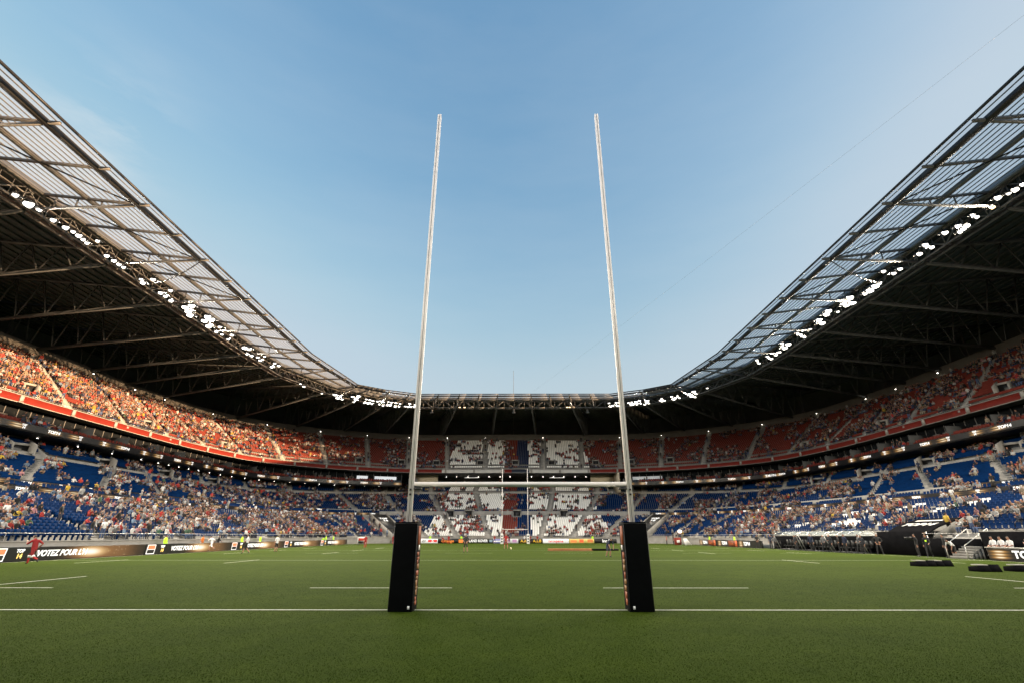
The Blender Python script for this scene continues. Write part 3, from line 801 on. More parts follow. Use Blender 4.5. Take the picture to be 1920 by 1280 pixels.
# ================================================================== floodlights
LAMPS = [(-53.5,41.2,35.4),(-53.5,42.7,35.4,2),(-53.5,43.9,35.6),(-53.5,45.7,35.5),(-53.5,47.3,35.6),(-53.5,48.3,35.7),(-53.5,49.1,35.7),(-53.5,49.8,35.6),(-53.5,50.4,35.5),(-53.5,51.6,36.6),(-53.5,53.5,35.6),(-53.5,54.7,35.6),(-53.5,55.6,35.6),(-53.5,56.4,35.6),(-53.5,59.7,35.6),(-53.5,60.2,35.3),(-53.5,61.7,36.7),(-53.5,63.8,35.6),(-53.5,64.9,35.6),(-53.5,65.5,36.9),(-53.5,66.2,35.5),(-53.5,69.5,36.0,2),(-53.5,70.4,35.7,2),(-53.5,70.8,36.9,2),(-53.5,71.0,35.3,2),(-53.5,74.7,36.0,2),(-53.5,76.1,35.6,2),(-53.5,76.4,37.0,2),(-53.5,75.2,37.0,2),(-53.5,79.0,36.7),(-53.5,78.4,35.5),(-53.5,80.1,35.7),(-53.5,83.0,36.8),(-53.5,82.2,35.6),(-53.5,87.9,36.2,2),(-53.5,89.4,36.6,2),(-53.5,89.1,35.3),(-53.5,90.8,35.6),(-53.5,93.1,36.1),(-53.4,94.1,35.8),(-53.4,95.4,37.1),(-53.3,98.9,36.0),(-53.2,99.7,37.1),(-53.2,101.6,37.2),(-51.1,109.2,35.3),(-50.7,110.3,35.0),(-48.5,116.1,34.9),(-46.9,120.6,35.9,2),(-46.4,121.6,35.3,2),(-46.1,121.9,36.0,2),(-45.5,122.3,35.1),(-43.5,124.1,36.3),(-42.7,124.8,35.8,2),(-43.1,124.5,34.9),(-42.2,125.2,36.8,2),(-40.8,126.4,35.2),(-40.5,126.7,36.3),(-40.0,127.1,35.2),(-39.7,127.4,36.3),(-39.2,127.8,35.2),(-39.0,128.0,36.2),(-38.0,128.9,36.3),(-37.5,129.3,35.5),(-37.4,129.4,36.5),(-36.5,129.7,36.3),(-36.6,129.7,35.3),(-35.3,130.2,36.5),(-35.5,130.1,35.5),(-34.5,130.6,36.4),(-34.8,130.4,35.5),(-33.4,131.0,36.4),(-33.5,131.0,35.3),(-32.3,131.5,36.3),(-32.5,131.4,35.4),(-30.9,132.1,35.7),(-29.8,132.5,36.6),(-30.2,132.4,35.6),(-29.5,132.7,35.7),(-28.4,133.0,36.4),(-28.5,133.0,35.7),(-15.6,133.2,35.7,1),(-14.2,133.3,35.7,1),(15.1,133.2,35.7,1),(15.8,133.2,35.7,1),(27.1,133.0,36.8),(27.5,133.0,35.8),(28.2,133.0,36.1),(29.1,132.8,36.9),(29.3,132.7,35.9),(29.9,132.5,36.9),(30.0,132.5,35.8),(32.3,131.5,36.5),(33.1,131.1,36.6),(32.9,131.2,35.8),(33.5,131.0,35.9),(34.1,130.7,36.6),(34.8,130.5,36.7),(34.4,130.6,35.8),(35.2,130.3,36.8),(35.4,130.2,35.9),(36.4,129.8,35.6),(37.3,129.4,36.6),(37.4,129.4,35.8),(39.9,127.2,36.0),(40.3,126.9,36.5),(40.3,126.8,35.7),(40.9,126.3,35.7),(42.5,125.0,36.5),(42.9,124.7,35.6),(43.7,123.9,36.4),(43.2,124.3,35.8),(44.1,123.6,35.7),(46.1,121.9,36.4,2),(46.5,121.5,35.7,2),(46.9,120.5,36.6,2),(47.2,119.7,35.7),(47.0,120.3,35.0),(48.6,115.8,36.1),(53.5,40.5,35.9),(53.5,41.3,35.9),(53.5,42.0,36.0),(53.5,43.1,36.3),(53.5,44.0,35.7,1),(53.5,45.9,35.8),(53.5,46.2,36.3),(53.5,47.3,35.6),(53.5,47.8,35.5),(53.5,48.3,35.4),(53.5,48.2,36.2),(53.5,50.0,36.5),(53.5,52.3,35.9),(53.5,53.0,36.7),(53.5,54.2,36.1),(53.5,57.7,35.9),(53.5,58.9,35.9),(53.5,60.4,37.1),(53.5,61.7,35.9),(53.5,62.6,35.9,2),(53.5,63.8,35.8,2),(53.5,64.9,35.8),(53.5,68.0,36.8,2),(53.5,69.2,36.1,2),(53.5,70.1,37.3),(53.5,67.8,35.8,2),(53.5,71.4,35.9),(53.5,73.5,37.1,2),(53.5,74.2,36.8,2),(53.5,75.8,35.9,2),(53.5,76.3,36.7,2),(53.5,79.3,36.2),(53.5,81.4,36.9),(53.5,82.3,36.4),(53.5,83.1,37.1),(53.5,81.4,35.6),(53.5,86.7,36.3,2),(53.5,88.1,36.1,2),(53.5,88.7,37.3),(53.5,90.2,36.0),(53.5,93.5,35.8),(53.5,91.6,35.9),(53.4,94.6,36.7),(53.3,98.1,36.4),(53.3,98.8,37.4)]
def lamp_parts(lens, r):
    a = MB(); t = np.arange(14)*2*math.pi/14; c, s = np.cos(t), np.sin(t); c, s = np.sign(c)*abs(c)**.6*1.12, np.sign(s)*abs(s)**.6*.84; i = np.arange(14); j = (i+1) % 14
    rings = [(.30*r, -.34), (.62*r, -.22), (.98*r, .0), (1.06*r, .03), (1.06*r, .09), (.99*r, .09), (.96*r, .03)]
    V = np.concatenate([np.c_[c*q, np.full(14, y), s*q] for q, y in rings]); 
    for k in range(len(rings)-1): a.add(V[k*14:(k+2)*14], np.c_[i, j, j+14, i+14])
    a.add(V[:14], [list(range(14))])
    for sx in (-1, 1): a.beam((sx*1.26*r, -.02, -.05), (sx*1.26*r, -.02, .9*r), .05)
    a.beam((-1.28*r, -.02, .9*r), (1.28*r, -.02, .9*r), .05); a.beam((0, -.02, .9*r), (0, -.1, .9*r+.45), .06)
    hw_, zt, zb, Lh = 1.2*r, .93*r, -.1*r, 2.5*r           # glare hood
    a.box((0, Lh/2+.04, zt+.015), (2*hw_, Lh, .03))
    for sx in (-1, 1): a.add([[sx*hw_, .04, zb], [sx*(hw_+.02), .04, zb], [sx*hw_, .04, zt+.002], [sx*(hw_+.02), .04, zt+.002], [sx*hw_, Lh, zt-.12*r], [sx*(hw_+.02), Lh, zt-.12*r], [sx*hw_, Lh, zt+.002], [sx*(hw_+.02), Lh, zt+.002]], BOXF)
    l = MB(); V = np.r_[np.c_[c*.96*r, np.full(14, .03), s*.96*r], np.c_[c*.55*r, np.full(14, .09), s*.55*r], [[0, .105, 0]]]
    l.add(V, np.c_[i, i+14, j+14, j]); l.add(V[14:], np.c_[i, np.full(14, 14), j])
    return a, l
protos = {}
bulbs = {}
def bulb(t, watts):
    if watts not in bulbs:
        l = bpy.data.lights.new('bulb', 'SPOT'); l.energy = watts; l.color = (1., .88, .70); l.spot_size = R(118); l.spot_blend = .75; l.shadow_soft_size = .2; bulbs[watts] = l
    o = bpy.data.objects.new('bulb', bulbs[watts]); COL.objects.link(o); o.parent = t; o.location = (0, .16, 0); o.rotation_euler = (R(90), 0, 0)
cnt = {}
LS = sorted(LAMPS, key=lambda q: (q[0] > 0, q[1] if q[0] < 0 else -q[1]))
def zone(q):
    if q[0] < -49: return 'left roof truss', 'near end'
    if q[0] < -20: return 'left corner of the roof truss', 'left'
    if q[0] < 20: return 'far roof truss', 'left'
    if q[0] < 49.5: return 'right corner of the roof truss', 'left'
    return 'right roof truss', 'near end'
zn = {}
for q in LAMPS: zn.setdefault(zone(q)[0], []).append(q)
for z in zn: zn[z].sort(key=lambda q: q[1] if 'corner' not in z and 'far' not in z else q[0])
for q in LAMPS:
    k = q[3] if len(q) > 3 else 0
    rr = (.29, .27, .47)[k] * (1 if k else (.82, 1.0, 1.12)[int(abs(q[1])*10) % 3])
    t = empty('floodlight', q[:3], math.atan2(63-q[1] if abs(q[0]) < 50 else (45-q[1])*.7, -q[0]) - math.pi/2)
    t.rotation_euler = (R(-36), 0, t.rotation_euler[2])
    z, frm = zone(q); n = zn[z].index(q)+1
    look = ('white floodlight', 'small yellowish floodlight', 'large glaring floodlight')[k]
    tag(t, f'{look} on the {z}, {ordinal(n)} from the {frm}', 'floodlight', 'floodlights along the roof truss')
    k = (k, round(rr, 3)); 
    if k not in protos:
        a, l = lamp_parts(None, rr)
        h = a.build('housing', M['dark_steel'], t, smooth=False); e = l.build('lens', (M['lens'], M['lens_warm'], M['lens_big'])[k[0]], t)
        protos[k] = (h, e)
    else:
        for p in protos[k]: c = p.copy(); COL.objects.link(c); c.parent = t
    bulb(t, (1400, 300, 3400)[k[0]])
# same row carried on out of view, added to light posts and far stand
for sx in (-1, 1):
    for y in np.arange(-25, 39, 3.4):
        t = empty('floodlight', (sx*53.5, y, 35.7), 0); t.rotation_euler = (R(-36), 0, math.atan2((95 if int(y*10) % 2 else 60)-y, -sx*53.5) - math.pi/2)
        tag(t, f'unseen floodlight on the near part of the {"left" if sx < 0 else "right"} roof truss, beyond the picture edge', 'floodlight', f'unseen near floodlights on the {"left" if sx < 0 else "right"} roof truss')
        t.rotation_euler[0] = R(-27)
        for p in protos[max(protos)]: c = p.copy(); COL.objects.link(c); c.parent = t
        bulb(t, 3700)
# small loudspeakers hung under the far truss
def speaker(x, y, z):
    t = empty('loudspeaker', (x, y, z)); 
    a = MB(); a.box((0, 0, 0), (.5, .5, .55)); 
    V = [[x_, y_, z_] for x_, y_, z_ in ((-.25, -.25, -.275), (.25, -.25, -.275), (.25, .25, -.275), (-.25, .25, -.275), (-.5, -.5, -.75), (.5, -.5, -.75), (.5, .5, -.75), (-.5, .5, -.75))]
    a.add(V, [[0, 1, 5, 4], [1, 2, 6, 5], [2, 3, 7, 6], [3, 0, 4, 7]]); a.build('horn', M['pale_steel'], t)
    b = MB(); b.tube((0, 0, .275), (0, 0, .95), .04); b.build('hanger', M['steel'], t); return t
for x, lb in ((-23.6, 'behind the left post'), (-.1, 'in the middle above the far goal'), (21, 'left of the right post')):
    tag(speaker(x, 134.3, 34.9), f'pale horn loudspeaker hung under the far roof truss, {lb}', 'loudspeaker', 'loudspeakers under the far truss')

# ================================================================== ground
def noise_grass():
    m = bpy.data.materials.new('mown_grass'); m.use_nodes = True; x = NX(m); N, L = x.N, x.L; b = N['Principled BSDF']
    tc = N.new('ShaderNodeTexCoord')
    def nz(sc, det=6):
        n = N.new('ShaderNodeTexNoise'); n.inputs['Scale'].default_value = sc; n.inputs['Detail'].default_value = det; n.inputs['Roughness'].default_value = .7
        L.new(tc.outputs['Object'], n.inputs['Vector']); return n.outputs['Fac']
    a, bb, c = nz(.09, 4), nz(1.1, 8), nz(22, 4)
    f = x.op('ADD', x.op('ADD', x.op('MULTIPLY', a, .8), x.op('MULTIPLY', bb, .95)), x.op('MULTIPLY', c, .6))
    sp = N.new('ShaderNodeSeparateXYZ'); L.new(tc.outputs['Object'], sp.inputs[0])
    st = x.op('MULTIPLY', x.op('SINE', x.op('MULTIPLY', sp.outputs[1], math.pi/5.5)), 4., clamp=False)
    st = x.op('MINIMUM', x.op('MAXIMUM', st, -1.), 1.)
    f = x.op('ADD', f, x.op('MULTIPLY', st, .045))
    cr = N.new('ShaderNodeValToRGB'); e = cr.color_ramp.elements; e[0].position = .78; e[1].position = 1.5/1.0 if False else 1.
    mr = N.new('ShaderNodeMapRange'); mr.inputs['From Min'].default_value = .75; mr.inputs['From Max'].default_value = 1.6; L.new(f, mr.inputs['Value'])
    e[0].position = 0; e[0].color = (.0185, .034, .002, 1); e[1].color = (.040, .061, .0035, 1); k = e.new(.5); k.color = (.0285, .0468, .0025, 1)
    L.new(mr.outputs['Result'], cr.inputs[0]); L.new(cr.outputs[0], b.inputs['Base Color']); b.inputs['Roughness'].default_value = .95; b.inputs['Specular IOR Level'].default_value = .03
    bp = N.new('ShaderNodeBump'); bp.inputs['Strength'].default_value = .6; bp.inputs['Distance'].default_value = .02
    L.new(nz(34, 5), bp.inputs['Height']); L.new(bp.outputs[0], b.inputs['Normal'])
    return m
M['grass'] = noise_grass()
mb = MB(); mb.add([[-3000, -3000, -.06], [3000, -3000, -.06], [3000, 3000, -.06], [-3000, 3000, -.06]], [[0, 1, 2, 3]])
tag(mb.build('ground', M['concrete_dark']), kind='structure')
mb = MB(); mb.add([[-36.6, -22, 0], [36.6, -22, 0], [36.6, 122.7, 0], [-36.6, 122.7, 0]], [[0, 1, 2, 3]])
tag(mb.build('pitch', M['grass']), kind='structure')
ln = MB(); LZ = .012
def line(x0, y0, x1, y1, w=.09):
    d = np.array([x1-x0, y1-y0]); L_ = np.linalg.norm(d); n = np.array([-d[1], d[0]])/L_*w/2; k = max(1, int(L_/2))
    for i in range(k):
        a = np.array([x0, y0]) + d*i/k; b = np.array([x0, y0]) + d*(i+1)/k
        ln.add([[*(a+n), LZ], [*(a-n), LZ], [*(b-n), LZ], [*(b+n), LZ]], [[0, 1, 2, 3]])
GY, FGY, PX = 13.15, 113.15, 34.0
line(-PX, GY, PX, GY, .10); line(-PX, FGY, PX, FGY, .1)
line(-PX, 2.5, -PX, 120, .1); line(PX, 2.5, PX, 120, .1)
for y in (38.2, 63.2, 88.2): line(-PX, y, PX, y, .09)
for xs in ((-7.2, -2.3), (2.9, 7.9), (-21.5, -16.1), (17, 22), (-31.5, -26.7), (26.9, 31.5)):
    line(xs[0], 18.4, xs[1], 18.4, .10); line(xs[0], 107.9, xs[1], 107.9, .1); line(xs[0], 53.2, xs[1], 53.2, .06); line(xs[0], 73.2, xs[1], 73.2, .06)
for x in (-19.1, 19.7, -28.9, 29.2):
    for y0, y1 in ((18.6, 23.4), (34.2, 38.9), (51.5, 56.2), (61, 65.5), (71, 75.6), (88, 92)): line(x, y0, x, y1, .11)
tag(ln.build('pitch_markings', M['white_line']), kind='structure')
# grass blades near the camera
n = 640000
y = 6.2 + rng.uniform(0, 1, n)**1.6 * 34; x = rng.uniform(-1, 1, n) * (y*1.12+.8)
keep = ((abs(y-GY) > .06) | (rng.random(n) < .3)) & (rng.random(n) < np.clip((38-y)/22, 0, 1)) & ((abs(y-18.4) > .06) | (rng.random(n) < .3)); x, y = x[keep], y[keep]; n = len(x)
h = rng.uniform(.006, .016, n); w_ = rng.uniform(.0018, .0034, n); a = rng.uniform(0, 2*math.pi, n); ben = rng.uniform(-.02, .02, (n, 2))
V = np.empty((n, 3, 3)); V[:, 0] = np.c_[x-np.cos(a)*w_, y-np.sin(a)*w_, np.zeros(n)]; V[:, 1] = np.c_[x+np.cos(a)*w_, y+np.sin(a)*w_, np.zeros(n)]; V[:, 2] = np.c_[x+ben[:, 0], y+ben[:, 1], h]
g0 = rng.uniform(.85, 1.12, n)[:, None] * np.array([.0145, .0255, .0026]) * (1 + rng.normal(size=(n, 1))*.08*[[1.6, .6, .5]])
pat = sum(a_*np.sin(x*fx + y*fy + ph) for a_, fx, fy, ph in zip(rng.uniform(.4, 1, 14), rng.uniform(-2.6, 2.6, 14), rng.uniform(-2.6, 2.6, 14), rng.uniform(0, 6.3, 14)))
g0 = g0 * (1 + .075*pat/pat.std() + .06*np.clip(4*np.sin(y*math.pi/5.5), -1, 1))[:, None] * (1 + .05*pat/pat.std()*np.array([[1., 0, -.5]]).T[0])[:, None] if False else g0 * (1 + .085*pat/pat.std() + .06*np.clip(4*np.sin(y*math.pi/5.5), -1, 1))[:, None]
mb = MB(); mb.add(V.reshape(-1, 3), np.arange(3*n).reshape(-1, 3), 0, np.clip(g0, .003, .3))
tag(mb.build('grass', mat('grass_blades', (.07, .11, .03), .95, attr='tint', spec=.03)), kind='stuff')

# ================================================================== goal posts
def goal(name, y, cx, pad_black, label):
    t = empty(name, (cx, y, 0)); hw = 2.88
    def section(mb, p, q, w, d, up):      # grooved aluminium upright
        mb.beam(p, q, w*.36, d, 0, up); p, q = np.array(p), np.array(q)
    for sx in (-1, 1):
        mb = MB(); x = sx*hw; H = 16.0
        mb.box((x-.037, 0, H/2), (.05, .12, H)); mb.box((x+.037, 0, H/2), (.05, .12, H)); mb.box((x, .012, H/2-.01), (.026, .08, H-.02), 0, 1)
        p = mb.build('upright', [M['white_paint'], M['rail']], t)
        b = MB(); b.box((x, .105, 2.96), (.22, .05, .26)); b.box((x-sx*.17, .0, 2.83), (.20, .12, .05)); b.box((x, -.095, 2.80), (.05, .03, .05)); b.box((x, -.095, 2.68), (.05, .03, .05))
        b.build('bracket', M['dark_steel'], p)
    mb = MB(); mb.box((0, 0, 2.95), (2*hw-.14, .12, .09)); mb.box((0, 0, 2.89), (2*hw-.14, .05, .03), 0, 1); mb.build('crossbar', [M['white_paint'], M['rail']], t)
    for sx in (-1, 1):
        x = sx*hw; mb = MB()
        n = 7; prof = []
        W, D, rr = .60, .56, .05
        for cx_, cy_, a0 in ((W/2-rr, -D/2+rr, -90), (W/2-rr, D/2-rr, 0), (-W/2+rr, D/2-rr, 90), (-W/2+rr, -D/2+rr, 180)):
            for k in range(n): aa = R(a0+90*k/(n-1)); prof.append((x + (cx_+rr*math.cos(aa)), cy_+rr*math.sin(aa)))
        prof = np.array(prof); m = len(prof); zs = [0.0, .02, .5, 1.0, 1.5, 1.97, 2.0]; sc = [.985, 1, 1.004, .998, 1.003, 1, .96]
        G = np.stack([np.c_[(prof-[x, 0])*s_+[x, 0], np.full(m, z)] for z, s_ in zip(zs, sc)], 0); G = np.concatenate([G, G[:, :1]], 1)
        mb.grid(G, 0); mb.add(G[-1][:-1], [list(range(m))], 0)
        pad = mb.build('pad', M['black_vinyl'] if pad_black else M['foam_white'], t)
        sm = MB()
        for sy in (-1, 1):
            for q in (-1, 1): sm.tube((x+q*(W/2-.012), sy*(D/2-.012), .02), (x+q*(W/2-.012), sy*(D/2-.012), 1.985), .007, n=6)
        for q in (-1, 1):
            sm.tube((x-W/2+.02, q*(D/2-.006), 1.965), (x+W/2-.02, q*(D/2-.006), 1.965), .008, n=6); sm.tube((x+q*(W/2-.006), -D/2+.02, 1.965), (x+q*(W/2-.006), D/2-.02, 1.965), .008, n=6)
        sm.build('piping', M['dark_steel'] if pad_black else M['foam_white'], pad)
        if pad_black:
            tg = MB(); tg.box((x-.19 if sx > 0 else x+.2, -D/2-.004, .09), (.05, .006, .07)); tg.build('care_tag', M['foam_white'], pad)
            bd = MB(); xi = x - sx*(W/2+.004)
            bd.box((xi, -.02, 1.69), (.008, .30, .44), 0, 0); bd.box((xi, .06, 1.40), (.008, .14, .12), 0, 2)
            z = 1.30
            while z > .12:
                hgt = random.uniform(.05, .16); bd.box((xi, random.uniform(-.06, .04), z-hgt/2), (.008, random.uniform(.13, .30), hgt), 0, random.choice((0, 0, 1))); z -= hgt + random.uniform(.0, .035)
            bd.build('printed_side', [M['orange_print'], M['gold_print'], M['white_paint']], pad)
        else:
            bd = MB()
            for z in (1.55, 1.0, .45): bd.box((x, -D/2-.006, z), (.34, .01, .28), 0, 0)
            bd.build('printed_side', M['black'], pad)
    tag(t, label, 'goal posts'); return t
goal('goal_posts', GY, 0, True, 'tall white rugby goal posts with black padded bases, nearest on the goal line')
goal('goal_posts', FGY, .1, False, 'small distant white rugby goal posts with white pads at the far end')

# ================================================================== LED boards round the pitch
def board_box(L_, H, mats, parent, th=.22):
    mb = MB(); mb.box((L_/2, -th/2-.006, H/2), (L_-.03, th, H), 0, 1)
    mb.add([[.015, 0, .03], [L_-.015, 0, .03], [L_-.015, 0, H-.03], [.015, 0, H-.03]], [[0, 1, 2, 3]], 0, None, [[0, 0, 0], [L_, 0, 0], [L_, 1, 0], [0, 1, 0]])
    return mb.build('screen', mats, parent)
def place_board(x, y, ang):      # local +x runs to the viewer's right, local +y faces the pitch... text faces +y_local
    t = empty('advertising_board', (x, y, 0), ang); return t
# left side : each module carries a square logo, TOP 14 and the words
k = 0; names = ['first', 'second', 'third', 'fourth', 'fifth', 'sixth', 'seventh']
for y0 in (33.9, 48.45, 63.0, 77.5, 92.0):
    Lm = 14.52
    # local x must run +Y with the face towards +X : build directly in local frame rotated by 90 deg (local y -> -x), so mirror face
    t = empty('advertising_board', (-34.6, y0, 0), math.pi/2)
    mb = MB(); H = .93
    mb.box((Lm/2, .12, H/2), (Lm-.04, .22, H), 0, 1)
    mb.add([[.02, 0, .03], [Lm-.02, 0, .03], [Lm-.02, 0, H-.03], [.02, 0, H-.03]], [[0, 1, 2, 3]], 0, None, [[0, 0, 0], [Lm, 0, 0], [Lm, 1, 0], [0, 1, 0]])
    sc = mb.build('screen', [M['vote'], M['black']], t)
    lg = MB(); r_, u_ = np.array([1, 0, 0]), np.array([.12, 0, 1.])
    def quad(x0, x1, z0, z1, y, m): lg.add([[x0+.1*z0, y, z0], [x1+.1*z0, y, z0], [x1+.1*z1, y, z1], [x0+.1*z1, y, z1]], [[0, 1, 2, 3]], m)
    quad(.15, 1.25, .06, .88, -.012, 0); quad(.23, 1.17, .48, .82, -.02, 1); quad(.23, 1.17, .12, .44, -.02, 2); quad(.3, 1.1, .44, .48, -.024, 0)
    lg.build('logo', [M['text_white'], mat('logo_red_%d' % k, (.6, .05, .02), .5, emit=(.9, .16, .06), estr=.5), M['black']], sc)
    lt = MB(); put_text(lt, 'TOP', (2.3, -.015, .68), (1, 0, 0), (0, 0, 1), .30, 0, .1); put_text(lt, '14', (2.3, -.015, .34), (1, 0, 0), (0, 0, 1), .42, 1, .1)
    put_text(lt, "VOTEZ POUR L'H", (5.75, -.015, .47), (1, 0, 0), (0, 0, 1), .56, 0, .22, .018)
    lt.build('lettering', [M['text_white'], M['text_gold']], sc)
    tag(t, f'black left LED board with red and black logo, {names[k]} from the near end', 'advertising board', 'LED boards round the pitch'); k += 1
t = empty('advertising_board', (-34.6, 19.3, 0), math.pi/2); mb = MB(); mb.box((7.25, .12, .465), (14.5, .22, .93)); mb.build('screen', M['black'], t)
tag(t, 'plain black end of the left LED boards, just outside the picture edge', 'advertising board', 'LED boards round the pitch')
# far end boards
def far_board(x0, x1, colr, items, label, y=121.2, lit=.0, h=1.0):
    t = empty('advertising_board', (x0, y, 0)); L_ = x1-x0; mb = MB()
    mt = mat('board_face', colr, .5, .12, 2, emit=colr, estr=.12) if sum(colr) > .1 else M['black']
    mb.box((L_/2, .12, h/2), (L_-.05, .2, h), 0, 1); mb.box((L_/2, .012, h/2), (L_-.08, .012, h-.06), 0, 0); sc = mb.build('screen', [mt, M['black']], t)
    if items:
        lt = MB(); mats_ = []
        for it in items:
            mats_.append(mat('board_ink', it[-1], .5, emit=it[-1], estr=.18))
            if it[0] == 'T': put_text(lt, it[1], (it[2], -.012, it[3]), (1, 0, 0), (0, 0, 1), it[4], len(mats_)-1, it[5], .02, it[6])
            else: lt.add([[it[1], -.012, it[3]], [it[2], -.012, it[3]], [it[2], -.012, it[4]], [it[1], -.012, it[4]]], [[0, 1, 2, 3]], len(mats_)-1)
        lt.build('lettering', mats_, sc)
    tag(t, label, 'advertising board', 'LED boards round the pitch'); return t
WHT, ORG, YEL, REDc, BLK = (.8, .8, .78), (.7, .20, .03), (.7, .42, .03), (.55, .03, .03), (.012, .012, .013)
far_board(-33.5, -22.6, BLK, [('Q', 4.2, 4.9, .2, .8, (.3, .18, .05)), ('Q', 8.2, 8.9, .2, .8, (.3, .18, .05)), ('T', 'XV', 1.5, .5, .8, .2, 1, WHT)], 'black far board left of the left post with gold marks')
far_board(-22.5, -18.0, WHT, [('T', 'E//', 1.2, .5, .8, .3, 1, BLK), ('Q', 2.2, 4.3, .25, .8, REDc), ('T', 'S', 3.2, .5, .9, .2, 1.3, WHT)], 'white and red far board beside the left post pad')
far_board(-18.0, -11.4, BLK, [('T', 'Orange', 2.3, .48, .85, 0, 1.15, ORG), ('Q', 4.9, 5.9, .12, .85, ORG)], 'black far board with orange word and orange square')
far_board(-11.4, -5.0, BLK, [('T', 'LAND ROVER', 2.9, .5, .78, 0, .92, WHT), ('Q', 5.5, 6.2, .25, .75, (.2, .28, .33))], 'black far board with two white capital words')
far_board(-5.0, -3.1, (.22, .22, .42), [('Q', .2, 1.7, .35, .55, WHT)], 'narrow violet blue far board left of the far goal')
far_board(-3.1, .9, (.5, .5, .5), [('Q', .3, 1.2, .1, .9, (.03, .04, .1)), ('T', 'N', 1.6, .5, .8, .2, 1, (.35, .08, .3)), ('Q', 2.6, 3.6, .2, .8, (.4, .2, .35))], 'pale far board with small violet marks behind the far goal')
far_board(.9, 6.6, BLK, [('T', 'A.B.B', 1.5, .48, .8, 0, 1.1, YEL), ('T', 'A.B.B', 4.4, .48, .8, 0, 1.1, YEL)], 'black far board with bright yellow lettering right of the far goal')
far_board(6.6, 12.8, WHT, [('T', 'Groupama', 3.1, .48, .85, 0, .95, REDc)], 'white far board with red word')
far_board(12.8, 18.7, (.55, .42, .12), [('Q', .3, 1.8, .15, .7, (.6, .2, .05)), ('Q', 2.4, 3.4, .15, .85, (.65, .10, .03)), ('Q', 4.3, 5.6, .2, .85, (.5, .16, .04))], 'yellow far board with orange and red shapes')
far_board(18.7, 27.4, BLK, [('T', 'lnr.fr', 2.9, .5, .95, 0, 1.1, WHT), ('Q', 5.6, 7.2, .2, .32, (.5, .3, .1)), ('Q', 5.6, 7.2, .5, .62, (.5, .3, .1))], 'black far board with white lower case web address')
# right side far modules : TOP14 on black next to orange panels
for k_, (y0, w_) in enumerate(((97.6, 8.6), (89.0, 8.2), (80.8, 7.6))):
    t = empty('advertising_board', (34.8, y0, 0), -math.pi/2); H = 1.0; mb = MB()
    mb.box((w_/2, .12, H/2), (w_-.04, .22, H), 0, 1); mb.add([[.02, 0, .02], [w_-.02, 0, .02], [w_-.02, 0, H-.02], [.02, 0, H-.02]], [[0, 1, 2, 3]], 0, None, [[0, 0, 0], [w_, 0, 0], [w_, 1, 0], [0, 1, 0]])
    sc = mb.build('screen', [M['bench_screen'], M['black']], t)
    lt = MB(); put_text(lt, 'TOP14', (2.9, -.012, .5), (1, 0, 0), (0, 0, 1), .72, 0, .15, .02)
    if k_ < 2:
        lt.box((6.1, -.006, .5), (3.2, .012, .86), 0, 1); lt.box((7.5, -.02, .5), (.75, .012, .86), 0, 2); put_text(lt, 'Orange', (5.6, -.02, .5), (1, 0, 0), (0, 0, 1), .5, 3, 0, .01)
    lt.build('lettering', [M['text_white'], mat('dark_orange_print', (.16, .04, .015), .6), mat('orange_square', (.55, .12, .04), .6), mat('dim_orange_word', (.4, .1, .03), .6)], sc)
    tag(t, ('black LED board on the right touchline next to the bright lamp', 'black LED board with orange panel, middle one on the far right touchline', 'black LED board on the right touchline nearest the team shelters')[k_], 'advertising board', 'LED boards round the pitch')
# bench screen at the right edge
t = empty('advertising_board', (34.9, 38.7, 0), -math.pi/2); H = .86; w_ = 12.; mb = MB()
mb.box((w_/2, .14, H/2), (w_, .26, H), 0, 1); mb.add([[.02, 0, .02], [w_-.02, 0, .02], [w_-.02, 0, H-.06], [.02, 0, H-.06]], [[0, 1, 2, 3]], 0, None, [[0, 0, 0], [w_, 0, 0], [w_, 1, 0], [0, 1, 0]])
mb.box((w_/2, .1, H+.02), (w_, .4, .05), 0, 2)
sc = mb.build('screen', [M['bench_screen'], M['black'], M['rail']], t); lt = MB(); put_text(lt, 'TOP14', (3.1, -.012, .42), (1, 0, 0), (0, 0, 1), .66, 0, 0, .025, 1.2); lt.build('lettering', M['text_white'], sc)
tag(t, 'black screen in front of the substitutes bench at the right edge, big white letters', 'advertising board', 'LED boards round the pitch')
# ================================================================== people
BONES = [('pel', 'spi'), ('spi', 'che'), ('che', 'nek'), ('nek', 'hed'), ('hed', 'top')]
for s in 'lr': BONES += [('che', 'sh'+s), ('sh'+s, 'el'+s), ('el'+s, 'wr'+s), ('wr'+s, 'ha'+s), ('pel', 'hi'+s), ('hi'+s, 'kn'+s), ('kn'+s, 'an'+s), ('an'+s, 'to'+s)]
RAD = dict(pel=(.145, .11), spi=(.135, .10), che=(.165, .11), nek=(.055, .055), hed=(.082, .095), top=(.06, .07), sh=(.07, .07), el=(.046, .046), wr=(.032, .034), ha=(.034, .022), hi=(.092, .095), kn=(.06, .062), an=(.042, .044), to=(.042, .03))
def sym(**k):
    d = {}
    for n, v in k.items():
        if len(n) == 2: d[n+'l'] = (-v[0], v[1], v[2]); d[n+'r'] = v
        else: d[n] = v
    return d
STAND = sym(pel=(0, 0, .96), spi=(0, .0, 1.12), che=(0, .0, 1.33), nek=(0, .0, 1.50), hed=(0, .03, 1.62), top=(0, .015, 1.73), sh=(.17, 0, 1.42), el=(.24, -.02, 1.14), wr=(.25, .07, .90), ha=(.24, .10, .80), hi=(.095, 0, .90), kn=(.11, .03, .50), an=(.12, -.01, .09), to=(.13, .15, .04))
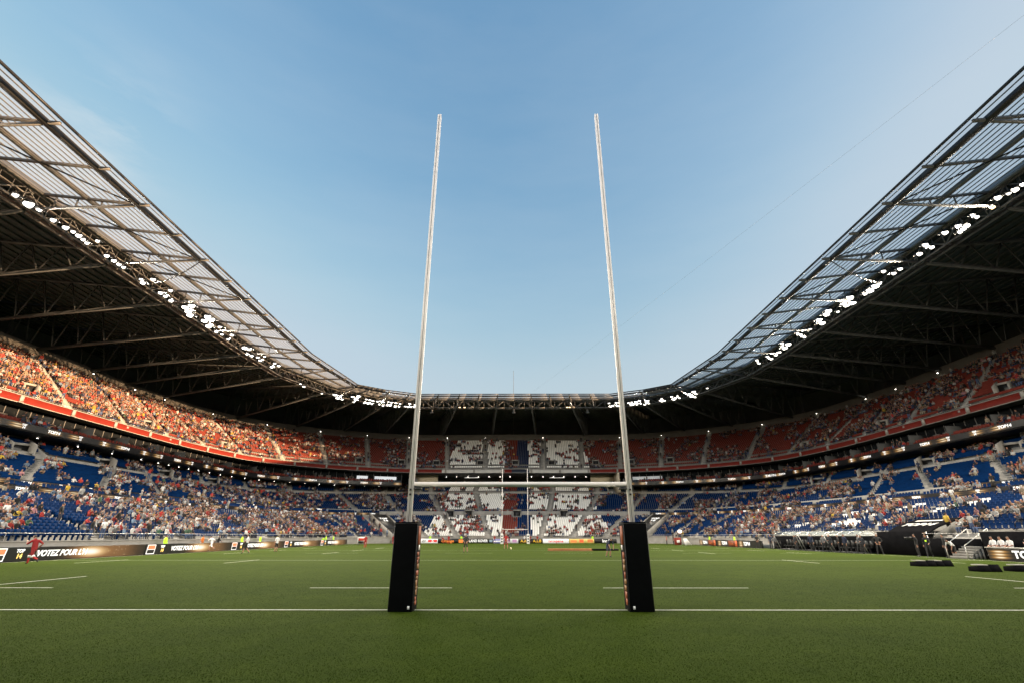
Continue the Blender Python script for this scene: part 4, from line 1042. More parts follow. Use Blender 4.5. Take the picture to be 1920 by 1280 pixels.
SIT = sym(pel=(0, -.02, .52), spi=(0, -.05, .68), che=(0, -.03, .90), nek=(0, .0, 1.06), hed=(0, .04, 1.18), top=(0, .03, 1.29), sh=(.17, -.02, .98), el=(.23, .06, .72), wr=(.13, .27, .66), ha=(.08, .35, .64), hi=(.09, .03, .50), kn=(.13, .42, .50), an=(.12, .40, .10), to=(.13, .55, .05))
def mod(base, **k): d = dict(base); d.update(k); return d
def finger_bones(J, s):
    """five unequal, bent fingers rooted in the palm"""
    h, w = np.array(J['ha'+s]), np.array(J['wr'+s]); d = h-w; d /= np.linalg.norm(d); sd = np.cross(d, [0, 0, 1.]); sd = sd/np.linalg.norm(sd) if np.linalg.norm(sd) > .2 else np.array([0, 1., 0]); nn = np.cross(sd, d)
    nb = []
    for k, (o_, L_) in enumerate(((-.027, .062), (-.009, .078), (.009, .074), (.027, .058))):
        a, b = f'f{k}a{s}', f'f{k}b{s}'
        J[a] = tuple(h + sd*o_ + d*L_*.55 - nn*.008); J[b] = tuple(h + sd*o_*1.15 + d*L_ - nn*.03); nb += [('ha'+s, a), (a, b)]
    a, b = f'f4a{s}', f'f4b{s}'; J[a] = tuple(h - d*.02 + sd*.045 - nn*.01); J[b] = tuple(h + d*.02 + sd*.062 - nn*.025); nb += [('ha'+s, a), (a, b)]
    return nb
def body(J, sub=0, slim=1., fingers=False, hands=True):
    """one continuous skinned surface -> verts, quads, face categories 0 skin 1 shirt 2 legwear 3 hair 4 shoes 5 socks"""
    J = dict(J); bones = list(BONES)
    if fingers:
        for s in 'lr': bones += finger_bones(J, s)
    names = sorted(J); idx = {n: i for i, n in enumerate(names)}
    me = bpy.data.meshes.new('b'); me.from_pydata([J[n] for n in names], [(idx[a], idx[b]) for a, b in bones], []); me.update()
    o = bpy.data.objects.new('b', me); COL.objects.link(o); o.modifiers.new('s', 'SKIN').branch_smoothing = .4
    for n in names:
        k = n[:-1] if n[-1] in 'lr' and n not in ('pel', 'nek', 'top', 'hed', 'spi', 'che') else n
        r = RAD.get(k, (.0085, .0085)); sv_ = me.skin_vertices[0].data[idx[n]]; sv_.radius = (r[0]*slim, r[1]*slim) if k in RAD else r; sv_.use_root = n == 'pel'
    if sub: m_ = o.modifiers.new('u', 'SUBSURF'); m_.levels = sub; m_.render_levels = sub
    dg = bpy.context.evaluated_depsgraph_get(); ev = o.evaluated_get(dg); m2 = ev.to_mesh()
    V = np.empty(len(m2.vertices)*3, np.float32); m2.vertices.foreach_get('co', V); V = V.reshape(-1, 3).astype(float)
    F = [tuple(p.vertices) for p in m2.polygons]; ev.to_mesh_clear(); bpy.data.objects.remove(o); bpy.data.meshes.remove(me)
    Q = np.array([f if len(f) == 4 else (*f, f[-1]) for f in F if len(f) in (3, 4)])
    ctr = V[Q].mean(1); best = np.full(len(ctr), 9.); cat = np.zeros(len(ctr), int)
    for a, b in bones:
        A, B_ = np.array(J[a]), np.array(J[b]); d = B_-A; t = np.clip(((ctr-A) @ d)/(d @ d + 1e-9), 0, 1); ds = np.linalg.norm(ctr-(A+t[:, None]*d), axis=1) - (.05 if a in ('pel', 'spi', 'che') and b in ('spi', 'che') else 0)
        ka = a[:2] if a[:2] in ('el', 'wr', 'ha', 'kn', 'an', 'hi', 'sh') else a
        c = {'pel': 2 if b[:2] == 'hi' else 1, 'spi': 1, 'che': 1, 'nek': 0, 'hed': 0, 'sh': 1, 'el': 6, 'wr': 0, 'ha': 0, 'hi': 2, 'kn': 5, 'an': 4}.get(ka, 0)
        mk = ds < best; best[mk] = ds[mk]; cat[mk] = c
    h, tp = np.array(J['hed']), np.array(J['top']); upv = (tp-h)/np.linalg.norm(tp-h); rel = ctr-h
    cat[(cat == 0) & (np.linalg.norm(rel, axis=1) < .22) & ((rel @ upv > .05) | ((rel[:, 1] < -.02) & (rel @ upv > -.05)))] = 3
    p = np.array(J['pel']); cat[(cat == 1) & (ctr[:, 2] < p[2]-.02) & (np.linalg.norm((ctr-p)[:, :2], axis=1) < .25)] = 2
    tri = Q[:, 2] == Q[:, 3]
    return V, Q, cat
def add_body(mb, B, mats=None, cols=None, xf=None):
    V, Q, cat = B
    if xf is not None: V = xf(V)
    tri = Q[:, 2] == Q[:, 3]
    for sel, k in ((~tri, 4), (tri, 3)):
        if sel.any(): mb.add(V, Q[sel][:, :k], cat[sel] if mats is None else np.array(mats)[cat[sel]])
POS = {
 'sit_a': SIT,
 'sit_b': mod(SIT, che=(0, .10, .88), nek=(0, .17, 1.02), hed=(0, .24, 1.12), top=(0, .25, 1.23), shl=(-.17, .11, .96), shr=(.17, .11, .96), elr=(.2, .3, .74), ell=(-.2, .3, .74), wrr=(.06, .42, .78), wrl=(-.06, .42, .78), har=(.03, .42, .86), hal=(-.03, .42, .86)),
 'sit_c': mod(SIT, elr=(.27, -.08, .74), wrr=(.24, .12, .60), har=(.22, .2, .58), wrl=(-.06, .26, .9), hal=(-.03, .24, 1.0), ell=(-.24, .12, .76)),
 'sit_d': mod(SIT, hed=(.03, .05, 1.18), top=(.05, .05, 1.29), ell=(-.30, -.02, .74), wrl=(-.42, .12, .66), hal=(-.47, .18, .66)),
 'stand_a': STAND,
 'stand_b': mod(STAND, elr=(.28, .05, 1.16), wrr=(.15, .25, 1.22), har=(.08, .28, 1.27), knl=(-.12, .06, .5), anl=(-.14, -.06, .09), tol=(-.16, .1, .04)),
}
CATM = [0, 1, 2, 3, 4, 2, 1]          # long trousers, long or short sleeves
person_mesh = {}
BODY1 = {k: body(v, 1) for k, v in POS.items()}
BODY0 = {k: body(v, 0) for k, v in POS.items()}

# ---- the spectators that show largest are people of their own ----------------------
PAL = {'white': (.62, .61, .60), 'red': (.42, .035, .028), 'black': (.018, .018, .02), 'navy': (.025, .04, .10), 'grey': (.20, .20, .21), 'pale blue': (.22, .32, .47), 'pink': (.50, .25, .28), 'yellow': (.62, .42, .05), 'beige': (.40, .31, .22), 'green': (.08, .16, .10)}
PN = list(PAL); 
def palette(i):
    tn, p = ST_[i], SP[i]
    if SC[i] == 2: w = (.06, .34, .26, .14, .07, .02, .03, .01, .05, .02)
    elif tn == 'T4' and p[0] < -48: w = (.24, .20, .20, .10, .08, .03, .02, .05, .07, .01)
    elif tn == 'T4': w = (.10, .10, .34, .20, .12, .03, .02, .01, .06, .02)
    elif p[0] > 30: w = (.24, .08, .26, .16, .11, .06, .015, .01, .06, .015)
    else: w = (.25, .10, .22, .14, .11, .07, .025, .015, .06, .01)
    return rng.choice(len(PN), p=np.array(w)/sum(w))
oi = np.where(occ)[0]
pal = np.array([palette(i) for i in oi])
pose = rng.choice(['sit_a', 'sit_b', 'sit_c', 'sit_d', 'stand_a', 'stand_b'], size=len(oi), p=[.3, .24, .2, .16, .05, .05])
pose[SC[oi] == 9] = rng.choice(['stand_a', 'stand_b'], size=int((SC[oi] == 9).sum()))
dist = np.linalg.norm(SP[oi] - [CAMX, 0, CAMZ], axis=1)
vis = (px[oi] > 3) & (px[oi] < 1917) & (py[oi] > 3)
# people right behind the shelters, the tunnel and the right bench are hidden: start those above them
hid = (SP[oi][:, 0] > 30) & (ST_[oi] == 'T1') & (SR[oi] < 4)
order = [k for k in np.argsort(dist) if vis[k] and not hid[k] and SC[oi[k]] != 9 and ST_[oi[k]] in ('T1', 'TB')][:300]
isind = np.zeros(len(oi), bool); isind[order] = True
def get_person(ps, tr):
    if (ps, tr) not in person_mesh:
        mb = MB(); add_body(mb, BODY1[ps], CATM)
        ob = mb.build('person', [M['skin'], M['shirt'], M[('trouser_dark', 'trouser_blue')[tr]], M[('hair_dark', 'hair_fair')[tr]], M['shoe']], smooth=True, link=False)
        person_mesh[(ps, tr)] = ob
    return person_mesh[(ps, tr)]
grp = {}
for k in order:
    i = oi[k]; side = 'left' if SP[i][0] < 0 else 'right'
    row = int(SR[i]) + (18 if ST_[i] == 'TB' else 0)
    grp.setdefault((side, row, PN[pal[k]], pose[k][:3]), []).append(k)
for (side, row, cn, pz_), ks in grp.items():
    ks.sort(key=lambda k: px[oi[k]])
    for j, k in enumerate(ks):
        i = oi[k]; o = get_person(pose[k], int(rng.integers(2))).copy(); COL.objects.link(o)
        o.location = SP[i] + [0, 0, -.0]; o.rotation_euler = (0, 0, SY[i] + rng.uniform(-.35, .35)); sc_ = rng.uniform(.93, 1.05); o.scale = (sc_*rng.uniform(.95, 1.12), sc_, sc_)
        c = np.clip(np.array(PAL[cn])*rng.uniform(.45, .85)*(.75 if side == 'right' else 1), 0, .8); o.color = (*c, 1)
        what = 'seated' if pz_ == 'sit' else 'standing'
        which = 'only one such there' if len(ks) == 1 else f'{ordinal(j+1)} such from left'
        tag(o, f'{what} spectator in {cn} top, {ordinal(row+1)} row of {side} stand, {which}', 'person', 'nearest spectators in the lower stands')

# ---- all the others : one crowd ----------------------------------------------------
cm = MB()
skin_c = np.array([.26, .13, .085]); hair_c = np.array([.02, .014, .01])
rest_k = np.where(~isind)[0]
farr = dist[rest_k]
for ps in POS:
    V, Q, cat = BODY0[ps]
    ks = rest_k[pose[rest_k] == ps]
    if not len(ks): continue
    W = inst(V, SP[oi[ks]], SY[oi[ks]] + rng.uniform(-.35, .35, len(ks)), rng.uniform(.92, 1.08, len(ks)))
    n_ = len(V); m = len(ks)
    shirt = np.array([PAL[PN[p]] for p in pal[ks]]) * rng.uniform(.35, .9, (m, 1))
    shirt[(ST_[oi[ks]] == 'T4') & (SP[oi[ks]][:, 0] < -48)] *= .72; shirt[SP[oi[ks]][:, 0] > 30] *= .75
    leg = np.array([(.02, .023, .04), (.05, .08, .16), (.25, .22, .17), (.015, .015, .015)])[rng.choice(4, m, p=[.4, .3, .15, .15])]
    sk = skin_c*rng.uniform(.6, 1.15, (m, 1)); hr_ = np.array([(.02, .014, .01), (.10, .065, .035), (.3, .28, .26)])[rng.choice(3, m, p=[.66, .22, .12])]
    tabl = np.stack([sk, shirt, leg, hr_, np.full((m, 3), .03), leg, np.where(rng.random((m, 1)) < .45, shirt, sk)], 1)   # m,7,3
    tri = Q[:, 2] == Q[:, 3]
    for sel, kk in ((~tri, 4), (tri, 3)):
        if not sel.any(): continue
        F = (Q[sel][:, :kk][None] + (np.arange(m)*n_)[:, None, None]).reshape(-1, kk)
        cm.add(W.reshape(-1, 3) if sel is not None else W, F, 0, np.clip(tabl[:, cat[sel]].reshape(-1, 3), 0, .8))
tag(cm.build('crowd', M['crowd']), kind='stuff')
print('crowd', len(rest_k))

# ---- players, officials, stewards ------------------------------------------------
def cm_(name, col): 
    if name not in M: M[name] = mat(name, col, .8, .12, 8)
    return M[name]
def person(pos, yaw, J, top, legs, label, cat='person', group=None, socks=None, shorts=True, hair='hair_dark', scale=1., sub=2, fingers=True, long=False, slim=1., extra=None):
    V, Q, ct = body(J, sub if dist_ok(pos) else 1, slim, fingers)
    mats_ = [M['skin'], top, legs, M[hair], M['shoe'], socks or (M['skin'] if shorts else legs)]
    mb = MB(); add_body(mb, (V, Q, ct), [0, 1, 2, 3, 4, 5, 1 if long else 0])
    o = mb.build('person', mats_, smooth=True); o.location = (*pos, 0) if len(pos) == 2 else pos; o.rotation_euler = (0, 0, yaw); o.scale = (scale,)*3
    tag(o, label, cat, group)
    if extra: extra(o)
    return o
def dist_ok(p): return math.hypot(p[0], p[1]) < 60
RUN = mod(STAND, pel=(0, 0, .93), spi=(0, .05, 1.08), che=(0, .13, 1.28), nek=(0, .19, 1.44), hed=(0, .26, 1.55), top=(0, .28, 1.66), shl=(-.17, .10, 1.36), shr=(.17, .14, 1.36), elr=(.27, -.12, 1.18), wrr=(.22, .04, 1.0), har=(.2, .12, .99), ell=(-.26, .30, 1.16), wrl=(-.16, .46, 1.3), hal=(-.13, .52, 1.36),
          hil=(-.09, .0, .88), hir=(.09, .0, .88), knr=(.11, .36, .62), anr=(.11, .34, .20), tor=(.12, .50, .18), knl=(-.11, -.20, .52), anl=(-.11, -.60, .40), tol=(-.11, -.68, .26))
WALK = mod(STAND, knr=(.11, .18, .5), anr=(.11, .26, .1), tor=(.12, .42, .05), knl=(-.11, -.02, .5), anl=(-.11, -.32, .14), tol=(-.11, -.2, .04), elr=(.25, -.12, 1.15), wrr=(.24, -.05, .92), har=(.24, 0, .83), ell=(-.25, .1, 1.15), wrl=(-.2, .28, 1.02), hal=(-.18, .36, 1.0))
BEND = mod(STAND, pel=(0, -.06, .92), spi=(0, .08, 1.04), che=(0, .28, 1.16), nek=(0, .42, 1.24), hed=(0, .52, 1.28), top=(0, .62, 1.33), shl=(-.17, .32, 1.2), shr=(.17, .32, 1.2), elr=(.24, .38, .94), wrr=(.2, .42, .74), har=(.17, .44, .66), ell=(-.24, .38, .94), wrl=(-.2, .42, .74), hal=(-.17, .44, .66), hil=(-.09, -.05, .86), hir=(.09, -.05, .86), knr=(.14, .08, .47), anr=(.16, -.1, .1), tor=(.18, .06, .04), knl=(-.14, .1, .47), anl=(-.14, .02, .09), tol=(-.16, .18, .04))
HIPS = mod(STAND, elr=(.36, -.06, 1.18), wrr=(.2, .06, 1.02), har=(.14, .08, .99), ell=(-.36, -.06, 1.18), wrl=(-.2, .06, 1.02), hal=(-.14, .08, .99), knr=(.16, .03, .5), anr=(.2, 0, .09), tor=(.24, .14, .04), knl=(-.16, .03, .5), anl=(-.2, 0, .09), tol=(-.24, .14, .04))
RED, SHORT_RED = cm_('red_jersey', (.24, .008, .009)), cm_('red_shorts', (.20, .007, .008))
WHT_, NAVY, BLK_, GRY = cm_('white_jersey', (.62, .62, .63)), cm_('navy_jersey', (.012, .018, .045)), cm_('black_kit', (.012, .012, .014)), cm_('grey_top', (.12, .12, .13))
SOCK_R, SOCK_N = cm_('red_socks', (.34, .014, .014)), cm_('navy_socks', (.015, .018, .04))
def bandage(o):
    mb = MB()
    for p, q in (((.11, .345, .60), (.11, .345, .47)), ((-.11, -.21, .56), (-.11, -.29, .50))): mb.tube(p, q, .082, .075, 12)
    b = mb.build('knee_bandage', M['foam_white'], o, smooth=True)
    mb = MB(); mb.box((.19, .02, .74), (.02, .07, .22)); mb.build('shorts_flash', M['foam_white'], o)
person((-28.2, 30.3), R(78), RUN, RED, SHORT_RED, 'player in all red kit running past the left LED boards', socks=SOCK_R, extra=bandage, scale=1.04)
person((-27.0, 52.0), R(112), WALK, WHT_, BLK_, 'player in white top and black shorts walking by the left boards', scale=1.05)
person((-26.3, 57.0), R(60), STAND, WHT_, BLK_, 'white shirted player just behind the walking player in black shorts')
person((-33.0, 56.2), R(75), RUN, WHT_, WHT_, 'player in white running against the left boards beside the orange bib', scale=1.0)
person((-21.3, 73.6), R(178), STAND, RED, SHORT_RED, 'distant player in red standing facing camera, in front of the tunnel cover', socks=SOCK_R)
person((-5.3, 55.4), R(160), HIPS, BLK_, BLK_, 'player in black kit standing with hands on hips left of the far goal', scale=1.04)
person((-1.2, 68.0), R(170), HIPS, RED, SHORT_RED, 'player in red with both arms out beside the ball before the far goal', scale=1.1, socks=None)
person((7.7, 43.4), R(-150), BEND, NAVY, NAVY, 'player in navy bending forward on the grass left of the right pad', scale=1.06)
person((11.2, 53.7), R(10), STAND, NAVY, NAVY, 'player in navy standing close beside the right post pad', scale=1.05)
person((-13.8, 108), R(20), STAND, RED, SHORT_RED, 'tiny player in red beside the left pad far away', socks=SOCK_R)
person((-16.2, 118), R(90), BEND, RED, SHORT_RED, 'tiny bending player in red in front of the white and red far board', socks=SOCK_R)
person((-24.5, 104), R(150), STAND, RED, SHORT_RED, 'far player in red standing right of the white flat screen', socks=SOCK_R)
person((-22.8, 110), R(150), HIPS, BLK_, BLK_, 'far person in black standing left of the left pad', shorts=False, long=True)
person((29.4, 100), R(90), STAND, cm_('pink_top', (.4, .16, .13)), BLK_, 'far person in pinkish top right of the right pad', shorts=False)
person((31.0, 101), R(90), STAND, BLK_, BLK_, 'far person in black right of the right pad next to the red cabinet', shorts=False)
for x, y, cn_ in ((-4.6, 119.5, RED), (-2.9, 119.7, RED), (2.3, 119.5, WHT_), (3.6, 119.8, RED), (5.3, 119.8, RED), (-1.2, 119.2, NAVY)):
    person((x, y), R(170+x*3), random.choice((STAND, HIPS, WALK)), cn_, NAVY, f'tiny player in {"red" if cn_ is RED else "white" if cn_ is WHT_ else "navy"} warming up by the far goal, {ordinal(1 + [-4.6, -2.9, -1.2, 2.3, 3.6, 5.3].index(x))} from the left', group='players warming up at the far goal', sub=1)
HV = [(-35.5, 52.3, 'beside the second logo from left'), (-35.5, 67, 'behind the white shirted player'), (-35.5, 71.8, 'right of the walking white player'), (-35.5, 77, 'before the fourth logo'), (-35.6, 95.2, 'left of a pair near the tunnel cover'), (-35.6, 97.2, 'right of a pair near the tunnel cover'), (-35.6, 101.2, 'nearest the left tunnel cover')]
for x, y, w in HV:
    person((x, y), R(-90), mod(STAND) if y != 95.2 else BEND, M['hivis'], M['trouser_dark'], f'yellow jacketed steward behind the left boards, {w}', group='stewards in yellow', shorts=False, long=True, sub=1)
for x, y, w in ((35.9, 95.2, 'behind the far right boards, left one'), (35.9, 84.5, 'behind the far right boards, middle one'), (36.4, 73.5, 'at the end of the right boards')):
    person((x, y), R(90), STAND, M['hivis'], M['trouser_dark'], f'yellow jacketed steward {w}', group='stewards in yellow', shorts=False, long=True, sub=1)
for x, y, w in ((-20.0, 122.2, 'left of the left pad at the far end'), (-12.6, 122.2, 'in front of the white far seats'), (18.5, 122.3, 'right of the far goal')):
    person((x, y), R(180), STAND, M['hivis'], M['trouser_dark'], f'tiny steward in yellow {w}', group='stewards in yellow', shorts=False, long=True, sub=1)
ORB = cm_('orange_bib', (.65, .17, .03))
person((-35.5, 58.5), R(-90), STAND, ORB, M['trouser_dark'], 'person in orange bib behind the left boards', shorts=False)
person((36.6, 72.2), R(90), STAND, ORB, M['trouser_dark'], 'person in orange bib at the right boards beside a steward', shorts=False)
person((-36.0, 62.6), R(-70), WALK, BLK_, BLK_, 'photographer in black behind the left boards near the orange bib', shorts=False, long=True)
# people round the team shelters on the right
tops = [('black jacket', BLK_), ('dark suit', cm_('dark_suit', (.02, .022, .03))), ('grey top', GRY), ('navy jacket', NAVY)]
row = [(35.0, 72.3), (35.3, 69.2), (35.4, 68.2), (35.6, 63.8), (35.4, 63.0), (35.5, 60.2), (35.4, 57.6), (35.6, 56.8), (35.3, 54.8), (35.4, 53.9), (35.6, 52.0), (35.3, 51.2), (35.3, 48.9)]
for j, (x, y) in enumerate(row):
    nm, mt_ = tops[(j*7) % 4]
    person((x-1.15, y), R(90 + rng.uniform(-60, 60)), (HIPS, STAND, WALK, mod(STAND, elr=(.26, .06, 1.15), wrr=(.1, .24, 1.12), har=(.02, .26, 1.14)))[j % 4], mt_, BLK_, f'person in {nm} standing before the team shelters, {ordinal(j+1)} from the left of the row', group='staff standing by the team shelters', shorts=False, long=True, sub=1, scale=rng.uniform(1., 1.08))
person((34.6, 43.9), R(60), STAND, BLK_, BLK_, 'camera operator in black with a yellow number, right of the tunnel canopy', shorts=False, long=True, scale=1.05, extra=lambda o: MB_box(o))  if False else None
def camera_kit(o):
    mb = MB(); mb.box((.05, .32, 1.42), (.16, .42, .2)); mb.tube((.05, .53, 1.42), (.05, .70, 1.42), .06, .075); mb.build('video_camera', M['black'], o)
def yellow_no(o):
    mb = MB(); mb.box((0, .135, 1.22), (.11, .02, .12)); mb.build('number_patch', M['hivis'], o)
person((34.4, 44.6), R(75), mod(STAND, elr=(.26, .1, 1.2), wrr=(.12, .28, 1.32), har=(.08, .34, 1.38)), BLK_, BLK_, 'camera operator in black holding a camera right of the tunnel canopy', shorts=False, long=True, scale=1.05, extra=camera_kit)
person((34.2, 43.2), R(130), WALK, BLK_, BLK_, 'person in black with a yellow patch right of the camera operator', shorts=False, long=True, scale=1.04, extra=yellow_no)
person((34.9, 42.3), R(60), STAND, BLK_, BLK_, 'person in black behind the one with the yellow patch', shorts=False, long=True, scale=1.04)
person((35.2, 41.9), R(100), mod(BEND), WHT_, BLK_, 'person in white and red leaning on the bench screen end', shorts=True, scale=1.0)
for j, y in enumerate((38.7, 38.05, 37.4)):
    person((35.55, y, .25), R(90), POS['sit_a'], WHT_, cm_('bench_red_shorts', (.4, .02, .02)), f'substitute in white shirt and red shorts on the bench, {ordinal(j+1)} from the left', group='substitutes sitting on the bench', sub=1, scale=1.08)
person((35.6, 36.2, .2), R(90), POS['sit_c'], cm_('tan_top', (.42, .22, .12)), BLK_, 'person in tan top sitting right of the three substitutes', shorts=False, sub=1)
# a few people in the box seats and on the upper gangways come with the crowd

# ================================================================== pitchside things
# rugby ball
mb = MB(); tt, pp = np.meshgrid(np.linspace(0, math.pi, 13), np.linspace(0, 2*math.pi, 17), indexing='ij')
G = np.stack([.145*np.cos(tt), .095*np.sin(tt)*np.cos(pp), .095*np.sin(tt)*np.sin(pp)], -1); mb.grid(G, 0)
o = mb.build('rugby_ball', mat('pale_yellow_leather', (.62, .55, .36), .5, .2, 12), smooth=True); o.location = (-.55, 67.4, .14); o.rotation_euler = (0, R(60), R(20)); tag(o, 'pale rugby ball on the grass beside the red player before the far goal', 'ball')
# low black wedge boxes on the grass
def wedge(x, y, L_, rz, label):
    t = empty('wedge_box', (x, y, 0), rz); w = .8; h = .33
    def blk(x0, x1, hh):
        mb = MB(); mb.add([[x0, 0, 0], [x1, 0, 0], [x1, w, 0], [x0, w, 0], [x0+.03, .10, hh], [x1-.03, .10, hh], [x1-.03, w, hh*.75], [x0+.03, w, hh*.75]], [[0, 3, 2, 1], [0, 1, 5, 4], [1, 2, 6, 5], [2, 3, 7, 6], [3, 0, 4, 7], [4, 5, 6, 7]]); return mb
    m1 = blk(0, L_*.52, h*.85); b = m1.build('base', M['matt_black'], t)
    m2 = blk(L_*.5, L_, h*1.02); 
    m2.add([[L_, 0, 0], [L_+.13, .05, 0], [L_+.13, w, 0], [L_, w, 0], [L_-.03, .1, h], [L_-.03, w, h*.75]], [[0, 1, 2, 3]]); m2.build('raised_end', M['matt_black'], t)
    p = MB(); p.box((L_*.25, w*.42, h*.86+.02), (L_*.44, w*.62, .045)); p.build('pale_lid', M['concrete_light'], t)
    tag(t, label, 'equipment box', 'low black boxes on the grass'); return t
wedge(23.6, 30.9, 1.0, R(-4), 'low black wedge box with pale lid on the grass, left one of the double pair'); wedge(24.62, 30.95, 1.02, R(-2), 'low black wedge box with pale lid on the grass, right one of the double pair')
wedge(23.15, 26.4, 1.0, R(-3), 'low black wedge box lying alone on the right grass in the middle'); wedge(25.05, 26.5, 1.4, R(-3), 'low black wedge box cut by the right picture edge')
# long rolled banner lying on half way
t = empty('rolled_banner', (3.9, 62.0, 0)); mb = MB(); mb.tube((0, 0, .13), (5.2, 0, .13), .13, .13, 12); mb.build('brown_length', mat('brown_cloth', (.20, .085, .025), .9, .2, 3), t)
mb = MB(); mb.tube((5.2, 0, .11), (8.4, 0, .11), .11, .11, 12); mb.build('black_length', M['black_vinyl'], t)
mb = MB(); mb.box((2.6, -.35, .02), (5.4, .55, .03)); mb.box((2.6, -.9, .014), (5.0, .5, .02)); mb.build('loose_flap', mat('brown_cloth_flat', (.16, .09, .03), .9, .3, 3), t)
tag(t, 'long brown and black rolled banner lying across the grass before the yellow boards', 'banner')
# team shelters with clear curved roofs
def shelter(yc, label):
    t = empty('team_shelter', (35.35, yc, 0), math.pi/2)      # local x along +Y, local y -> -X (pitch)
    hw = 2.6; a = np.linspace(0, R(100), 9); prof = np.c_[-1.25+1.5*np.sin(a*.9), .75+1.25*np.cos(a*.62-.45*0)*0+1.2*(np.cos(a*.55))]
    prof = np.array([(-1.2, .5), (-1.25, 1.2), (-1.1, 1.75), (-.7, 2.05), (-.2, 2.13), (.35, 2.0), (.75, 1.75)])
    mb = MB(); mb.grid(np.stack([np.c_[np.full(len(prof), sx*hw), prof] for sx in (-1, 1)], 1)); mb.build('clear_roof', M['plexi'], t)
    fr = MB()
    for x in (-hw, -hw/3, hw/3, hw):
        for p, q in zip(prof[:-1], prof[1:]): fr.tube((x, *p), (x, *q), .035, n=6)
    for x in (-hw, hw): fr.tube((x, .75, 1.75), (x, .15, .1), .03, n=6); fr.tube((x, -1.2, .5), (x, -1.2, 0), .035, n=6)
    fr.tube((-hw, .75, 1.75), (hw, .75, 1.75), .035, n=6); fr.build('frame', M['rail'], t)
    bs = MB(); bs.box((0, -1.1, .25), (hw*2, .1, .5)); bs.box((0, -.3, .05), (hw*2, 1.8, .1)); bs.build('base', M['black'], t)
    for k in range(7):
        x = -hw+.45+k*.72; s_ = MB(); s_.box((x, -.45, .48), (.5, .46, .1)); V = [[x+q*.25, y_, z] for q in (-1, 1) for y_ in (-.78, -.68) for z in (.5, 1.2)]; s_.add(V, BOXF); s_.box((x, -.5, .27), (.12, .3, .36)); s_.build('seat', M['black'], t)
    tag(t, label, 'shelter', 'team shelters by the right touchline'); return t
shelter(66.3, 'clear curved team shelter farthest along the right touchline'); shelter(60.5, 'clear curved team shelter in the middle of the right touchline'); shelter(54.7, 'clear curved team shelter next to the tunnel canopy')
# dark hoarding behind the shelters and the bench
for y0, y1, hh, lb in ((51.6, 72.4, 1.62, 'dark hoarding behind the clear team shelters on the right'), (31, 40.2, 1.94, 'dark hoarding behind the substitutes bench at the right edge')):
    t = empty('hoarding', (36.22, (y0+y1)/2, 0)); mb = MB(); mb.box((-.04, 0, hh/2), (.08, y1-y0, hh)); mb.build('panel', M['matt_black'], t); mb = MB(); mb.box((-.04, 0, hh+.025), (.12, y1-y0, .05)); mb.build('cap_rail', M['steel'], t)
    tag(t, lb, 'wall')
t = empty('hoarding', (36.2, 43.2, 0)); mb = MB(); mb.box((-.02, 0, .72), (.06, 5.8, 1.44)); mb.build('panel', M['matt_black'], t)
tag(t, 'low dark hoarding behind the steps between the tunnel canopy and the bench', 'wall')
# substitutes bench area at the right edge
t = empty('bench', (35.75, 31.5, 0)); mb = MB(); mb.box((0, 0, .66), (.5, 8, .06)); mb.add([[.24, -4, .7], [.30, -4, .7], [.45, -4, 1.25], [.39, -4, 1.25], [.24, 4, .7], [.30, 4, .7], [.45, 4, 1.25], [.39, 4, 1.25]], BOXF[:, :][[0, 1]].tolist() + [[0, 4, 7, 3], [1, 2, 6, 5], [0, 1, 5, 4], [3, 7, 6, 2]]); mb.build('seat', M['black'], t)
for y in (-3.5, -1.2, 1.2, 3.5): mb = MB(); mb.box((0, y, .31), (.4, .08, .64)); mb.build('leg', M['dark_steel'], t)
tag(t, 'long black substitutes bench behind the screen at the right edge', 'bench')
# main tunnel canopy on the right
t = empty('tunnel_canopy', (37.0, 48.8, 0))
mb = MB(); x0, x1, hw = -.2, 3.5, 2.6
nx = 12; xs = np.linspace(x0, x1, nx); zz = 2.15 + (xs-x0)*.29 - .28*np.exp(-((xs-x0)/.9)**2)
top = np.stack([np.c_[xs, np.full(nx, sy*hw), zz] for sy in (-1, 1)], 1); mb.grid(top); mb.grid(top - [0, 0, .14]); 
for e in (0, 1): mb.grid(np.stack([top[:, e], top[:, e]-[0, 0, .14]], 1))
mb.grid(np.stack([top[0], top[0]-[0, 0, .16]], 1)); mb.grid(np.stack([top[-1], top[-1]-[0, 0, .14]], 1)); cn = mb.build('canopy', M['matt_black'], t)
sl_ = np.array([1, 0, .29]); sl_ /= np.linalg.norm(sl_)
lt = MB(); put_text(lt, 'TOP14', np.array([1.35, 0, 2.15+1.55*.29+.04]), (0, -1, 0), sl_, 1.15, 0, .1, .03, 1.15)
lt.build('lettering', mat('pale_print', (.45, .45, .45), .6), cn); lt = MB(); lt.add([[2.45, 1.7, 2.15+2.65*.29+.04], [2.45, -1.5, 2.15+2.65*.29+.04], [2.8, -1.5, 2.15+3.0*.29+.04], [2.8, 1.7, 2.15+3.0*.29+.04]], [[0, 1, 2, 3]], 0)
lt.build('printed_bar', mat('dull_white_print', (.35, .35, .35), .6), cn)
lt = MB(); lt.box((x0-.02, 0, 1.86), (.03, hw*2, .07)); lt.build('trim', mat('bronze_trim', (.3, .16, .07), .5), cn)
